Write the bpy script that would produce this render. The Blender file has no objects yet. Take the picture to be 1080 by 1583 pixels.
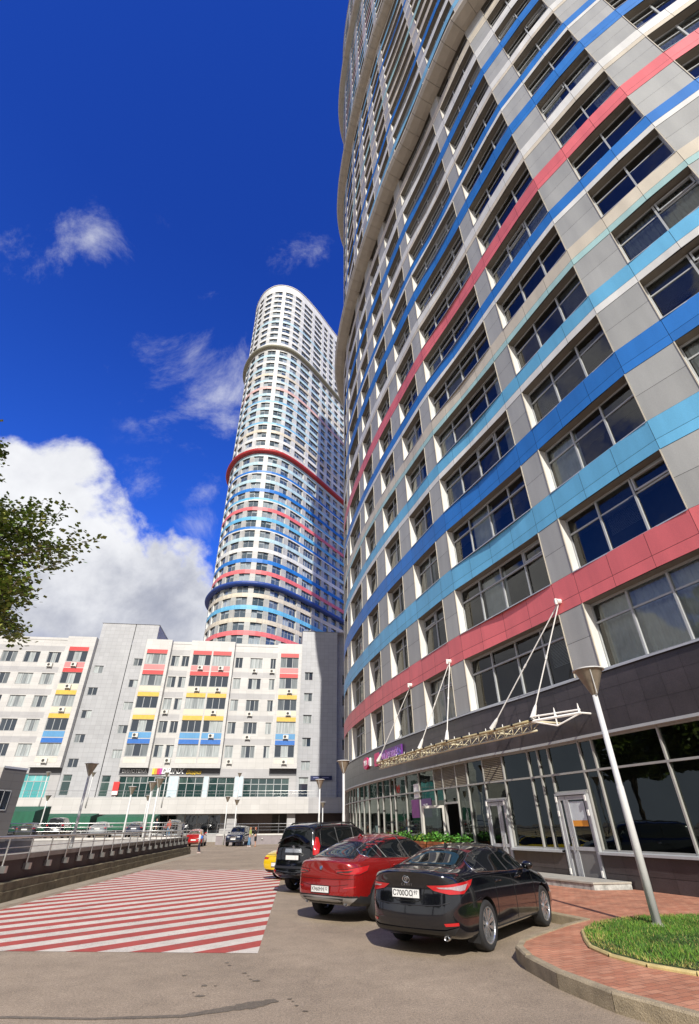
import bpy, bmesh, math, random
from math import sin, cos, pi, radians, hypot, floor
from mathutils import Vector, Matrix, geometry
from mathutils.bvhtree import BVHTree

SC = bpy.context.scene
COL = SC.collection
RND = random.Random(11)

# ------------------------------------------------------------------ camera
EYE = 1.69
cd = bpy.data.cameras.new('camera'); cam = bpy.data.objects.new('camera', cd); COL.objects.link(cam)
cam.matrix_world = Matrix(((.999962, .00876, 0, 0), (.004783, -.545997, -.837774, 0),
                           (-.007339, .837741, -.546018, EYE), (0, 0, 0, 1)))
cd.sensor_fit = 'VERTICAL'; cd.sensor_height = 36.0; cd.lens = 744.0/1583*36
cd.clip_start = .1; cd.clip_end = 3000
SC.camera = cam

# ------------------------------------------------------------------ sun, sky
SUN_AZ = radians(7.0)      # shadows run this far left of straight ahead
SUN_EL = radians(35.0)
sd_ = bpy.data.lights.new('sun', 'SUN'); sd_.energy = 4.2; sd_.angle = radians(.5); sd_.color = (1, .95, .86)
sun = bpy.data.objects.new('sun', sd_); COL.objects.link(sun); sun.location = (20, -40, 60)
sdir = Vector((-sin(SUN_AZ)*cos(SUN_EL), cos(SUN_AZ)*cos(SUN_EL), -sin(SUN_EL)))
sun.rotation_euler = sdir.to_track_quat('-Z', 'Y').to_euler()
SC.view_settings.view_transform = 'Standard'; SC.view_settings.look = 'None'
SC.view_settings.exposure = 0.42; SC.view_settings.gamma = 1.0

def sky():
    w = bpy.data.worlds.new('World'); SC.world = w; w.use_nodes = True
    nt = w.node_tree; nt.nodes.clear(); N = nt.nodes.new; L = nt.links.new
    out = N('ShaderNodeOutputWorld'); bg = N('ShaderNodeBackground'); bg.inputs[1].default_value = .1
    L(bg.outputs[0], out.inputs[0])
    st = N('ShaderNodeTexSky'); st.sky_type = 'NISHITA'; st.sun_disc = False
    st.sun_elevation = SUN_EL; st.sun_rotation = pi - SUN_AZ
    st.air_density = 1.0; st.dust_density = .3; st.ozone_density = 3.0
    def math_(op, a, b=None, c=None, clamp=False):
        n = N('ShaderNodeMath'); n.operation = op; n.use_clamp = clamp
        for i, v in enumerate((a, b, c)):
            if v is None: continue
            if isinstance(v, (int, float)): n.inputs[i].default_value = v
            else: L(v, n.inputs[i])
        return n.outputs[0]
    def mixc(f, a, b, blend='MIX'):
        n = N('ShaderNodeMix'); n.data_type = 'RGBA'; n.blend_type = blend
        for i, v in ((0, f), (6, a), (7, b)):
            if isinstance(v, (int, float)): n.inputs[i].default_value = v
            elif isinstance(v, tuple): n.inputs[i].default_value = (*v, 1)
            else: L(v, n.inputs[i])
        return n.outputs[2]
    tint = mixc(1.0, st.outputs[0], SKY_TINT, 'MULTIPLY')
    tc = N('ShaderNodeTexCoord'); sep = N('ShaderNodeSeparateXYZ'); L(tc.outputs['Generated'], sep.inputs[0])
    lowr = N('ShaderNodeMapRange'); L(sep.outputs[2], lowr.inputs[0]); lowr.inputs[1].default_value = .86; lowr.inputs[2].default_value = .35; lowr.inputs[3].default_value = 0; lowr.inputs[4].default_value = 1
    tint = mixc(1.0, tint, mixc(lowr.outputs[0], (1, 1, 1), (1.55, 1.45, 1.18)), 'MULTIPLY')
    ay = math_('MAXIMUM', math_('ABSOLUTE', sep.outputs[1]), .12)
    u = math_('DIVIDE', sep.outputs[0], ay); v = math_('DIVIDE', sep.outputs[2], ay)
    def noise(scale, det=8, rough=.55, off=(0, 0, 0), dist=0.0):
        m = N('ShaderNodeMapping'); L(tc.outputs['Generated'], m.inputs[0]); m.inputs[1].default_value = off
        n = N('ShaderNodeTexNoise'); n.inputs['Scale'].default_value = scale; n.inputs['Detail'].default_value = det
        n.inputs['Roughness'].default_value = rough; n.inputs['Distortion'].default_value = dist
        L(m.outputs[0], n.inputs[0]); return n.outputs[0]
    def smooth(x, a, b):
        n = N('ShaderNodeMapRange'); n.interpolation_type = 'SMOOTHSTEP'
        L(x, n.inputs[0]); n.inputs[1].default_value = a; n.inputs[2].default_value = b; return n.outputs[0]
    # the bank of cumulus low on the left
    fc = N('ShaderNodeFloatCurve'); L(math_('MULTIPLY_ADD', u, .5, .75), fc.inputs[1])   # u -1.5..0.5
    cv = fc.mapping.curves[0]; pts = [(-1.5, .98), (-.963, .88), (-.767, .83), (-.6, .72), (-.45, .67), (-.36, .57), (-.25, .42), (0, .3), (.5, .2)]
    while len(cv.points) < len(pts): cv.points.new(.5, .5)
    for p, (a, b) in zip(cv.points, pts): p.location = (a*.5 + .75, b); p.handle_type = 'VECTOR'
    fc.mapping.update()
    n1 = noise(4.8, 14, .60, (3.1, .4, 1.7), .15); n2 = noise(2.2, 4, .5, (1.3, 2.4, .2))
    back = smooth(sep.outputs[1], .1, -.5)  # unseen cloud behind the camera, added to whiten the blue ambient light
    base_ = math_('ADD', fc.outputs[0], math_('MULTIPLY', back, 1.1))
    d = math_('ADD', math_('SUBTRACT', base_, v), math_('MULTIPLY', math_('SUBTRACT', n1, .5), .80))
    bank = smooth(d, -.03, .085)
    # small holes in the bank
    hole = smooth(math_('SUBTRACT', n2, math_('MULTIPLY', d, .15)), .56, .72)
    bank = math_('MULTIPLY', bank, math_('SUBTRACT', 1.0, math_('MULTIPLY', hole, .7)))
    # wisps higher up
    wsum = None
    for (cu, cvv, r) in ((-.41, 1.10, .34), (-.345, .94, .2), (-.60, 1.31, .30), (-1.06, 1.93, .55), (-.16, 1.83, .27), (-.50, 1.58, .16), (-.37, .72, .12), (-.55, .76, .12), (-.36, .62, .13)):
        du = math_('SUBTRACT', u, cu); dv = math_('SUBTRACT', v, cvv)
        q = math_('SQRT', math_('ADD', math_('MULTIPLY', du, du), math_('MULTIPLY', dv, dv)))
        f = math_('SUBTRACT', 1.0, math_('DIVIDE', q, r), clamp=True)
        wsum = f if wsum is None else math_('MAXIMUM', wsum, f)
    n3 = noise(5.0, 12, .68, (.7, 5.4, 2.2), .35)
    wis = smooth(math_('ADD', math_('MULTIPLY', wsum, .8), math_('MULTIPLY', math_('SUBTRACT', n3, .5), 3.4)), .35, 1.7)
    wis = math_('MULTIPLY', math_('MULTIPLY', wis, smooth(wsum, 0, .45)), .9)
    # scattered cloud added out of view on the left, to vary the pane reflections
    sdm = smooth(sep.outputs[0], -.58, -.72); n6 = noise(3.1, 10, .58, (5.1, 2.2, .3), .2)
    mask = math_('MAXIMUM', math_('MAXIMUM', bank, wis), math_('MULTIPLY', sdm, math_('MULTIPLY', smooth(n6, .46, .62), .85)))
    # cloud light: bright rims, grey bellies
    n4 = noise(3.4, 10, .6, (3.1, .4, 1.95), .3)
    belly = math_('MULTIPLY', smooth(math_('ADD', d, math_('MULTIPLY', math_('SUBTRACT', n4, .5), 1.3)), .03, .55), .88)
    cc = mixc(math_('MULTIPLY', belly, math_('SUBTRACT', 1.0, back)), (7.0, 7.05, 7.3), (2.5, 2.7, 3.5))
    cc = mixc(back, cc, (5.5, 5.5, 5.6))
    n5 = noise(11, 9, .6, (.1, .9, .5), .2)
    cc = mixc(1.0, cc, mixc(n5, (.72, .73, .76), (1.2, 1.2, 1.18)), 'MULTIPLY')
    L(mixc(mask, tint, cc), bg.inputs[0])
SKY_TINT = (.15, .43, 1.5)
sky()

# ------------------------------------------------------------------ materials
def M(name, rgb, rough=.6, metal=0.0, var=.12, vs=3.0, bump=0.0, bs=60.0, coat=0.0, spec=.5, island=0.0, fine=0.0, coords='Object', streak=0.0):
    m = bpy.data.materials.new(name); m.use_nodes = True; nt = m.node_tree; N = nt.nodes.new; L = nt.links.new
    b = nt.nodes['Principled BSDF']
    b.inputs['Roughness'].default_value = rough; b.inputs['Metallic'].default_value = metal
    b.inputs['Specular IOR Level'].default_value = spec
    b.inputs['Coat Weight'].default_value = coat; b.inputs['Coat Roughness'].default_value = .03
    tc = N('ShaderNodeTexCoord'); src = tc.outputs[coords]
    no = N('ShaderNodeTexNoise'); no.inputs['Scale'].default_value = vs; no.inputs['Detail'].default_value = 6
    if streak:
        mp = N('ShaderNodeMapping'); mp.inputs[3].default_value = (1, 1, streak); L(src, mp.inputs[0]); L(mp.outputs[0], no.inputs[0])
    else: L(src, no.inputs[0])
    mr = N('ShaderNodeMapRange'); L(no.outputs[0], mr.inputs[0])
    mr.inputs[1].default_value = .25; mr.inputs[2].default_value = .75
    mr.inputs[3].default_value = 1-var; mr.inputs[4].default_value = 1+var
    fac = mr.outputs[0]
    def mul(a, b2):
        n = N('ShaderNodeMath'); n.operation = 'MULTIPLY'; L(a, n.inputs[0]); L(b2, n.inputs[1]); return n.outputs[0]
    if fine:
        n2 = N('ShaderNodeTexNoise'); n2.inputs['Scale'].default_value = vs*22; n2.inputs['Detail'].default_value = 3; L(src, n2.inputs[0])
        m2 = N('ShaderNodeMapRange'); L(n2.outputs[0], m2.inputs[0]); m2.inputs[1].default_value = .3; m2.inputs[2].default_value = .7
        m2.inputs[3].default_value = 1-fine; m2.inputs[4].default_value = 1+fine; fac = mul(fac, m2.outputs[0])
    if island:
        g = N('ShaderNodeNewGeometry'); m3 = N('ShaderNodeMapRange'); L(g.outputs['Random Per Island'], m3.inputs[0])
        m3.inputs[3].default_value = 1-island; m3.inputs[4].default_value = 1+island; fac = mul(fac, m3.outputs[0])
    vm = N('ShaderNodeVectorMath'); vm.operation = 'SCALE'; vm.inputs[0].default_value = rgb; L(fac, vm.inputs['Scale'])
    L(vm.outputs[0], b.inputs['Base Color'])
    rr = N('ShaderNodeMapRange'); L(no.outputs[0], rr.inputs[0]); rr.inputs[3].default_value = max(.02, rough-.07); rr.inputs[4].default_value = min(1, rough+.07)
    if rough > .08: L(rr.outputs[0], b.inputs['Roughness'])
    if bump:
        nb = N('ShaderNodeTexNoise'); nb.inputs['Scale'].default_value = bs; nb.inputs['Detail'].default_value = 4; L(src, nb.inputs[0])
        bp = N('ShaderNodeBump'); bp.inputs['Strength'].default_value = bump; bp.inputs['Distance'].default_value = .02
        L(nb.outputs[0], bp.inputs['Height']); L(bp.outputs[0], b.inputs['Normal'])
    m['p'] = 1
    return m

def glass_mat(name, tintc=(.72, .78, .79), rough=.01, refl=.03, wavy=.02, gloss=(.80, .78, .72)):
    m = bpy.data.materials.new(name); m.use_nodes = True; nt = m.node_tree; nt.nodes.clear(); N = nt.nodes.new; L = nt.links.new
    out = N('ShaderNodeOutputMaterial'); mx = N('ShaderNodeMixShader'); tr = N('ShaderNodeBsdfTransparent'); gl = N('ShaderNodeBsdfGlossy')
    tr.inputs[0].default_value = (*tintc, 1); gl.inputs[0].default_value = (*gloss, 1); gl.inputs['Roughness'].default_value = rough
    fr = N('ShaderNodeFresnel'); fr.inputs[0].default_value = 1.55
    ma = N('ShaderNodeMath'); ma.operation = 'MULTIPLY_ADD'; L(fr.outputs[0], ma.inputs[0]); ma.inputs[1].default_value = 1.05; ma.inputs[2].default_value = refl; ma.use_clamp = True
    tc = N('ShaderNodeTexCoord'); no = N('ShaderNodeTexNoise'); no.inputs['Scale'].default_value = 1.1; L(tc.outputs['Object'], no.inputs[0])
    bp = N('ShaderNodeBump'); bp.inputs['Strength'].default_value = wavy; bp.inputs['Distance'].default_value = .3; L(no.outputs[0], bp.inputs['Height'])
    L(bp.outputs[0], gl.inputs['Normal'])
    L(ma.outputs[0], mx.inputs[0]); L(tr.outputs[0], mx.inputs[1]); L(gl.outputs[0], mx.inputs[2]); L(mx.outputs[0], out.inputs[0])
    return m

def pane_mat(name, dark=(.02, .025, .035), light=(.5, .52, .55), share=.5, stripes=9.0, rough=.05, spec=1.0, axis_u=True):
    """window glass that differs from pane to pane: some dark rooms, some drawn curtains close behind the glass"""
    m = bpy.data.materials.new(name); m.use_nodes = True; nt = m.node_tree; N = nt.nodes.new; L = nt.links.new
    b = nt.nodes['Principled BSDF']; b.inputs['Roughness'].default_value = rough; b.inputs['Specular IOR Level'].default_value = spec
    b.inputs['Coat Weight'].default_value = .6; b.inputs['Coat Roughness'].default_value = .02
    g = N('ShaderNodeNewGeometry'); tc = N('ShaderNodeTexCoord')
    uv = N('ShaderNodeUVMap'); wv = N('ShaderNodeTexNoise'); wv.inputs['Scale'].default_value = 1.0; wv.inputs['Detail'].default_value = 2
    mp = N('ShaderNodeMapping'); mp.inputs[3].default_value = (stripes, .35, 1); L(uv.outputs[0], mp.inputs[0]); L(mp.outputs[0], wv.inputs[0])
    r1 = N('ShaderNodeMapRange'); L(wv.outputs[0], r1.inputs[0]); r1.inputs[1].default_value = .35; r1.inputs[2].default_value = .65; r1.inputs[3].default_value = .55; r1.inputs[4].default_value = 1
    cl = N('ShaderNodeVectorMath'); cl.operation = 'SCALE'; cl.inputs[0].default_value = light; L(r1.outputs[0], cl.inputs['Scale'])
    oi = N('ShaderNodeObjectInfo'); ad = N('ShaderNodeMath'); ad.operation = 'MULTIPLY_ADD'; L(oi.outputs['Random'], ad.inputs[0]); ad.inputs[1].default_value = 7.31; L(g.outputs['Random Per Island'], ad.inputs[2])
    frc = N('ShaderNodeMath'); frc.operation = 'FRACT'; L(ad.outputs[0], frc.inputs[0])
    st = N('ShaderNodeMapRange'); L(frc.outputs[0], st.inputs[0]); st.inputs[1].default_value = 1-share-.12; st.inputs[2].default_value = 1-share+.25
    mx = N('ShaderNodeMix'); mx.data_type = 'RGBA'; L(st.outputs[0], mx.inputs[0]); mx.inputs[6].default_value = (*dark, 1); L(cl.outputs[0], mx.inputs[7])
    L(mx.outputs[2], b.inputs['Base Color'])
    no = N('ShaderNodeTexNoise'); no.inputs['Scale'].default_value = .8; L(tc.outputs['Object'], no.inputs[0])
    bp = N('ShaderNodeBump'); bp.inputs['Strength'].default_value = .03; bp.inputs['Distance'].default_value = .3; L(no.outputs[0], bp.inputs['Height']); L(bp.outputs[0], b.inputs['Coat Normal']); L(bp.outputs[0], b.inputs['Normal'])
    return m

# ------------------------------------------------------------------ mesh helpers
class MB:
    def __init__(s): s.v = []; s.f = []; s.m = []; s.mats = []; s.uv = {}
    def mi(s, mat):
        if mat not in s.mats: s.mats.append(mat)
        return s.mats.index(mat)
    def poly(s, pts, mat, uv=None):
        i = len(s.v); s.v += [tuple(p) for p in pts]; s.f.append(tuple(range(i, i+len(pts)))); s.m.append(s.mi(mat))
        if uv: s.uv[len(s.f)-1] = uv
    def box(s, a, b, mat, T=None, skip=''):
        x0, y0, z0 = a; x1, y1, z1 = b
        P = [(x0, y0, z0), (x1, y0, z0), (x1, y1, z0), (x0, y1, z0), (x0, y0, z1), (x1, y0, z1), (x1, y1, z1), (x0, y1, z1)]
        if T is not None: P = [tuple(T @ Vector(p)) if isinstance(T, Matrix) else tuple(T(*p)) for p in P]
        i = len(s.v); s.v += P; k = s.mi(mat)
        for n, q in (('b', (0, 3, 2, 1)), ('t', (4, 5, 6, 7)), ('f', (0, 1, 5, 4)), ('r', (1, 2, 6, 5)), ('k', (2, 3, 7, 6)), ('l', (3, 0, 4, 7))):
            if n in skip: continue
            s.f.append(tuple(i+j for j in q)); s.m.append(k)
    def tube(s, path, r, mat, n=8, caps=True):
        path = [Vector(p) for p in path]; k = s.mi(mat); base = len(s.v)
        rs = r if isinstance(r, (list, tuple)) else [r]*len(path)
        t0 = (path[1]-path[0]).normalized(); a = t0.cross(Vector((0, 0, 1)))
        if a.length < .1: a = t0.cross(Vector((1, 0, 0)))
        a.normalize()
        for j, p in enumerate(path):
            t = (path[min(j+1, len(path)-1)]-path[max(j-1, 0)]).normalized()
            a = (a - t*a.dot(t)).normalized(); b = t.cross(a)
            for i in range(n):
                w = 2*pi*i/n; s.v.append(tuple(p + (a*cos(w) + b*sin(w))*rs[j]))
        for j in range(len(path)-1):
            for i in range(n):
                q = base+j*n; s.f.append((q+i, q+(i+1) % n, q+n+(i+1) % n, q+n+i)); s.m.append(k)
        if caps:
            s.f.append(tuple(base+i for i in reversed(range(n)))); s.m.append(k)
            s.f.append(tuple(base+(len(path)-1)*n+i for i in range(n))); s.m.append(k)
    def lathe(s, prof, mat, n=24, T=None, close=False):
        k = s.mi(mat); base = len(s.v); P = []
        for r, z in prof:
            for i in range(n):
                w = 2*pi*i/n; P.append(Vector((r*cos(w), r*sin(w), z)))
        if T is not None: P = [T @ p for p in P]
        s.v += [tuple(p) for p in P]
        mm = len(prof)
        for j in range(mm if close else mm-1):
            j2 = (j+1) % mm
            for i in range(n):
                s.f.append((base+j*n+i, base+j*n+(i+1) % n, base+j2*n+(i+1) % n, base+j2*n+i)); s.m.append(k)
    def prism(s, pts, z0, z1, mat, side=None):
        n = len(pts); i = len(s.v); s.v += [(p[0], p[1], z0) for p in pts]+[(p[0], p[1], z1) for p in pts]
        s.f.append(tuple(i+n+j for j in range(n))); s.m.append(s.mi(mat))
        s.f.append(tuple(i+j for j in reversed(range(n)))); s.m.append(s.mi(mat))
        k = s.mi(side or mat)
        for j in range(n): s.f.append((i+j, i+(j+1) % n, i+n+(j+1) % n, i+n+j)); s.m.append(k)
    def build(s, name, parent=None, smooth=False, off=(0, 0, 0), angle=None):
        me = bpy.data.meshes.new(name)
        o = Vector(off)
        me.from_pydata([(v[0]-o.x, v[1]-o.y, v[2]-o.z) for v in s.v], [], s.f)
        for m in s.mats: me.materials.append(m)
        me.polygons.foreach_set('material_index', s.m)
        if s.uv:
            ul = me.uv_layers.new(name='UVMap')
            for fi, uv in s.uv.items():
                p = me.polygons[fi]
                for li, c in zip(p.loop_indices, uv): ul.data[li].uv = c
        if smooth or angle:
            me.shade_smooth()
            if angle: me.set_sharp_from_angle(angle=radians(angle))
        me.update()
        ob = bpy.data.objects.new(name, me); COL.objects.link(ob)
        if parent is not None: ob.parent = parent
        return ob

def tag(o, label=None, cat=None, group=None, kind=None):
    if label: o['label'] = label
    if cat: o['category'] = cat
    if group: o['group'] = group
    if kind: o['kind'] = kind
    return o
def empty(name, loc=(0, 0, 0), rz=0, label=None, cat=None, group=None):
    o = bpy.data.objects.new(name, None); COL.objects.link(o); o.location = loc; o.rotation_euler = (0, 0, rz); o.empty_display_size = .3
    return tag(o, label, cat, group)
def kids(o): return [c for c in bpy.data.objects if c.parent == o]
def copy_tree(o, loc=None, rz=None, label=None, parent=None, top=True):
    c = o.copy(); COL.objects.link(c)
    if parent is not None: c.parent = parent
    for ch in list(o.children): copy_tree(ch, parent=c, top=False)
    if top:
        if loc is not None: c.location = loc
        if rz is not None: c.rotation_euler = (0, 0, rz)
        if label: c['label'] = label
    return c
def text_mb(mb, body, T, size, mat, depth=.01, align='CENTER', shear=0, bold=0.0):
    cu = bpy.data.curves.new('t', 'FONT'); cu.body = body; cu.size = size; cu.align_x = align; cu.align_y = 'CENTER'; cu.extrude = depth; cu.shear = shear; cu.offset = bold
    cu.resolution_u = 3
    ob = bpy.data.objects.new('t', cu); COL.objects.link(ob)
    bpy.context.view_layer.update()
    me = ob.evaluated_get(bpy.context.evaluated_depsgraph_get()).to_mesh()
    i = len(mb.v); k = mb.mi(mat)
    for v in me.vertices: mb.v.append(tuple(T @ v.co))
    for p in me.polygons: mb.f.append(tuple(i+j for j in p.vertices)); mb.m.append(k)
    ob.evaluated_get(bpy.context.evaluated_depsgraph_get()).to_mesh_clear()
    bpy.data.objects.remove(ob); bpy.data.curves.remove(cu)

def frameT(o, x, y, z=None):
    """matrix with columns x, y, z(normal) and origin o"""
    x = Vector(x).normalized(); y = Vector(y).normalized(); z = Vector(z).normalized() if z is not None else x.cross(y)
    return Matrix(((x.x, y.x, z.x, o[0]), (x.y, y.y, z.y, o[1]), (x.z, y.z, z.z, o[2]), (0, 0, 0, 1)))

# shared materials
WHITE = M('white_metal', (.78, .76, .72), .4, var=.06)
REVEAL = M('window_reveal', (.66, .65, .62), .45, var=.1, vs=1.5, streak=.3)
ALU = M('grey_aluminium', (.50, .52, .54), .38, .3, var=.08)
ALU2 = M('pale_frame', (.40, .415, .42), .42, var=.06)
SHOPF = M('shopfront_metal', (.36, .355, .33), .4, .1, var=.08)
BLACK = M('black_plastic', (.012, .012, .013), .45)
STEEL = M('brushed_steel', (.62, .62, .60), .3, .9, var=.1)
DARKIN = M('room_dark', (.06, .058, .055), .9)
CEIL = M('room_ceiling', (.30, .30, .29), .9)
CURT = M('curtain_cloth', (.80, .80, .78), .9, var=.15)
CURT2 = M('curtain_grey_cloth', (.42, .44, .46), .9, var=.15)
GLASS = glass_mat('window_glass')
STOREGL = glass_mat('shop_glass', (.40, .46, .44), refl=.07, wavy=.010, gloss=(.55, .62, .58))
# ------------------------------------------------------------------ curved towers
class Curve:
    def __init__(s, P, n=24):
        out = []
        for i in range(1, len(P)-2):
            p0, p1, p2, p3 = [Vector(p) for p in P[i-1:i+3]]
            for k in range(n):
                t = k/n
                out.append(.5*((2*p1)+(-p0+p2)*t+(2*p0-5*p1+4*p2-p3)*t*t+(-p0+3*p1-3*p2+p3)*t**3))
        out.append(Vector(P[-2])); s.c = out; s.s = [0]
        for a, b in zip(out, out[1:]): s.s.append(s.s[-1]+(b-a).length)
        s.len = s.s[-1]
    def at(s, t, off=0.0, z=0.0):
        import bisect
        t = max(0, min(s.len-1e-6, t)); i = max(0, min(len(s.c)-2, bisect.bisect_right(s.s, t)-1))
        def tan(j): a = s.c[max(0, j-1)]; b = s.c[min(len(s.c)-1, j+1)]; return (b-a).normalized()
        w = (t-s.s[i])/(s.s[i+1]-s.s[i]); p = s.c[i].lerp(s.c[i+1], w); T = tan(i).lerp(tan(i+1), w).normalized()
        return Vector((p.x - T.y*off, p.y + T.x*off, z))
    def tan(s, t):
        a = s.at(t-.05); b = s.at(t+.05); return (b-a).normalized()

PAN = {k: M('panel_'+k, c, .5, var=.13, vs=1.6, island=.07, fine=.06, streak=.16) for k, c in {
    'pink': (.70, .15, .16), 'ltblue': (.13, .42, .66), 'blue': (.018, .165, .52), 'white': (.68, .68, .65), 'cream': (.60, .54, .43),
    'teal': (.36, .56, .55), 'grey': (.36, .365, .35), 'pale': (.42, .58, .64), 'sky': (.18, .42, .62), 'lgrey': (.40, .40, .39), 'rose': (.66, .42, .38), 'wgrey': (.52, .52, .51)}.items()}
BACK = M('joint_backing', (.05, .05, .05), .8)
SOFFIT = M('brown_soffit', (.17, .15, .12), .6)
TAN = M('tan_ledge', (.46, .42, .35), .65, var=.1, vs=1.5)
TRIM = M('beige_trim', (.55, .50, .40), .5)
STONE = M('dark_stone_cladding', (.050, .041, .043), .32, var=.18, vs=2.0, fine=.2, spec=.6, island=.16)
LEDGE = {'tan': TAN, 'blue': M('ledge_blue', (.02, .06, .28), .5), 'red': M('ledge_red', (.42, .03, .03), .5), 'olive': M('ledge_olive', (.26, .25, .18), .6)}
STOREY = 3.52; SILL0 = 5.9; WINH = 2.3
FARGL = pane_mat('far_window_glass', (.05, .075, .10), (.40, .46, .50), .42)

def seg(cv, mb, s0, s1, z0, z1, off, mat, gap=.007, off1=None):
    o1 = off if off1 is None else off1
    a = cv.at(s0+gap, off, z0+gap); b = cv.at(s1-gap, off, z0+gap); c = cv.at(s1-gap, o1, z1-gap); d = cv.at(s0+gap, o1, z1-gap)
    mb.poly((b, a, d, c), mat)

def window_geo(cv, fr, pn, s0, s1, z0, z1, n, k=0, depth=.40, glass=None, lod=0, frame=ALU2, reveal=REVEAL, opened=None):
    A = cv.at; d = -depth; glass = glass or GLASS
    def q(mb, a, b, c, e, m): mb.poly((a, b, c, e), m)
    # reveals, soffit and sill
    q(fr, A(s0, .0, z0), A(s0, d, z0), A(s0, d, z1), A(s0, .0, z1), reveal)
    q(fr, A(s1, d, z0), A(s1, .0, z0), A(s1, .0, z1), A(s1, d, z1), reveal)
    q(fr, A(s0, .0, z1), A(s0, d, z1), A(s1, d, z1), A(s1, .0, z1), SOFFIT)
    q(fr, A(s0, .04, z0+.01), A(s1, .04, z0+.01), A(s1, d, z0+.03), A(s0, d, z0+.03), ALU)
    q(fr, A(s0, .04, z0+.01), A(s0, .04, z0-.03), A(s1, .04, z0-.03), A(s1, .04, z0+.01), ALU)
    if lod < 2:
        for s in (s0, s1):     # thin beige edge trims
            e = .03 if s == s0 else -.03
            q(fr, A(s+e, .025, z0), A(s, .025, z0), A(s, .025, z1), A(s+e, .025, z1), TRIM)
            q(fr, A(s, .025, z0), A(s, -.02, z0), A(s, -.02, z1), A(s, .025, z1), TRIM)
            q(fr, A(s+e, -.02, z0), A(s+e, .025, z0), A(s+e, .025, z1), A(s+e, -.02, z1), TRIM)
    w = (s1-s0)/n; zt = z1-.30*(z1-z0)
    def bar(a, b, za, zb, th=.05, t2=.03):
        P = [A(a, d+th, za), A(b, d+th, za), A(b, d+th, zb), A(a, d+th, zb)]
        Q = [A(a, d-t2, za), A(b, d-t2, za), A(b, d-t2, zb), A(a, d-t2, zb)]
        fr.poly((P[1], P[0], P[3], P[2]), frame)
        if lod < 2:
            fr.poly((P[0], P[1], Q[1], Q[0]), frame); fr.poly((P[2], P[3], Q[3], Q[2]), frame)
            fr.poly((P[1], P[2], Q[2], Q[1]), frame); fr.poly((P[3], P[0], Q[0], Q[3]), frame)
    fwd = .026
    bar(s0, s0+2*fwd, z0, z1); bar(s1-2*fwd, s1, z0, z1); bar(s0+2*fwd, s1-2*fwd, z0+.03, z0+.10); bar(s0+2*fwd, s1-2*fwd, z1-.08, z1)
    for i in range(1, n): bar(s0+i*w-.034, s0+i*w+.034, z0+.1, z1-.08, .07)
    bar(s0+2*fwd, s1-2*fwd, zt-.03, zt+.03, .055)
    if lod == 0 and opened is not None:       # a tilted vent sash
        i = opened; a, b = s0+i*w+.08, s0+(i+1)*w-.08
        for (x0, x1, y0, y1) in ((a, a+.06, zt+.05, z1-.1), (b-.06, b, zt+.05, z1-.1), (a, b, zt+.05, zt+.11), (a, b, z1-.16, z1-.1)):
            bar(x0, x1, y0, y1, .09)
    for i in range(n):
        a, b = s0+i*w, s0+(i+1)*w
        for (y0, y1) in ((z0+.03, zt), (zt, z1)):
            j1, j2, j3 = (RND.uniform(-.012, .012) for _ in range(3))
            pn.poly((A(b, d+j1, y0), A(a, d+j2, y0), A(a, d+j2+j3, y1), A(b, d+j1+j3, y1)), glass, [(b, y0), (a, y0), (a, y1), (b, y1)])

def curtain_geo(cv, mb, a, b, z0, z1, mat, off):
    n = max(4, int((b-a)/.055)); pr = None
    for i in range(n+1):
        s = a+(b-a)*i/n; o = off+.03*sin(i*2.1)+.012*sin(i*5.3)
        p = (cv.at(s, o, z0), cv.at(s, o, z1))
        if pr: mb.poly((p[0], pr[0], pr[1], p[1]), mat)
        pr = p

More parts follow.
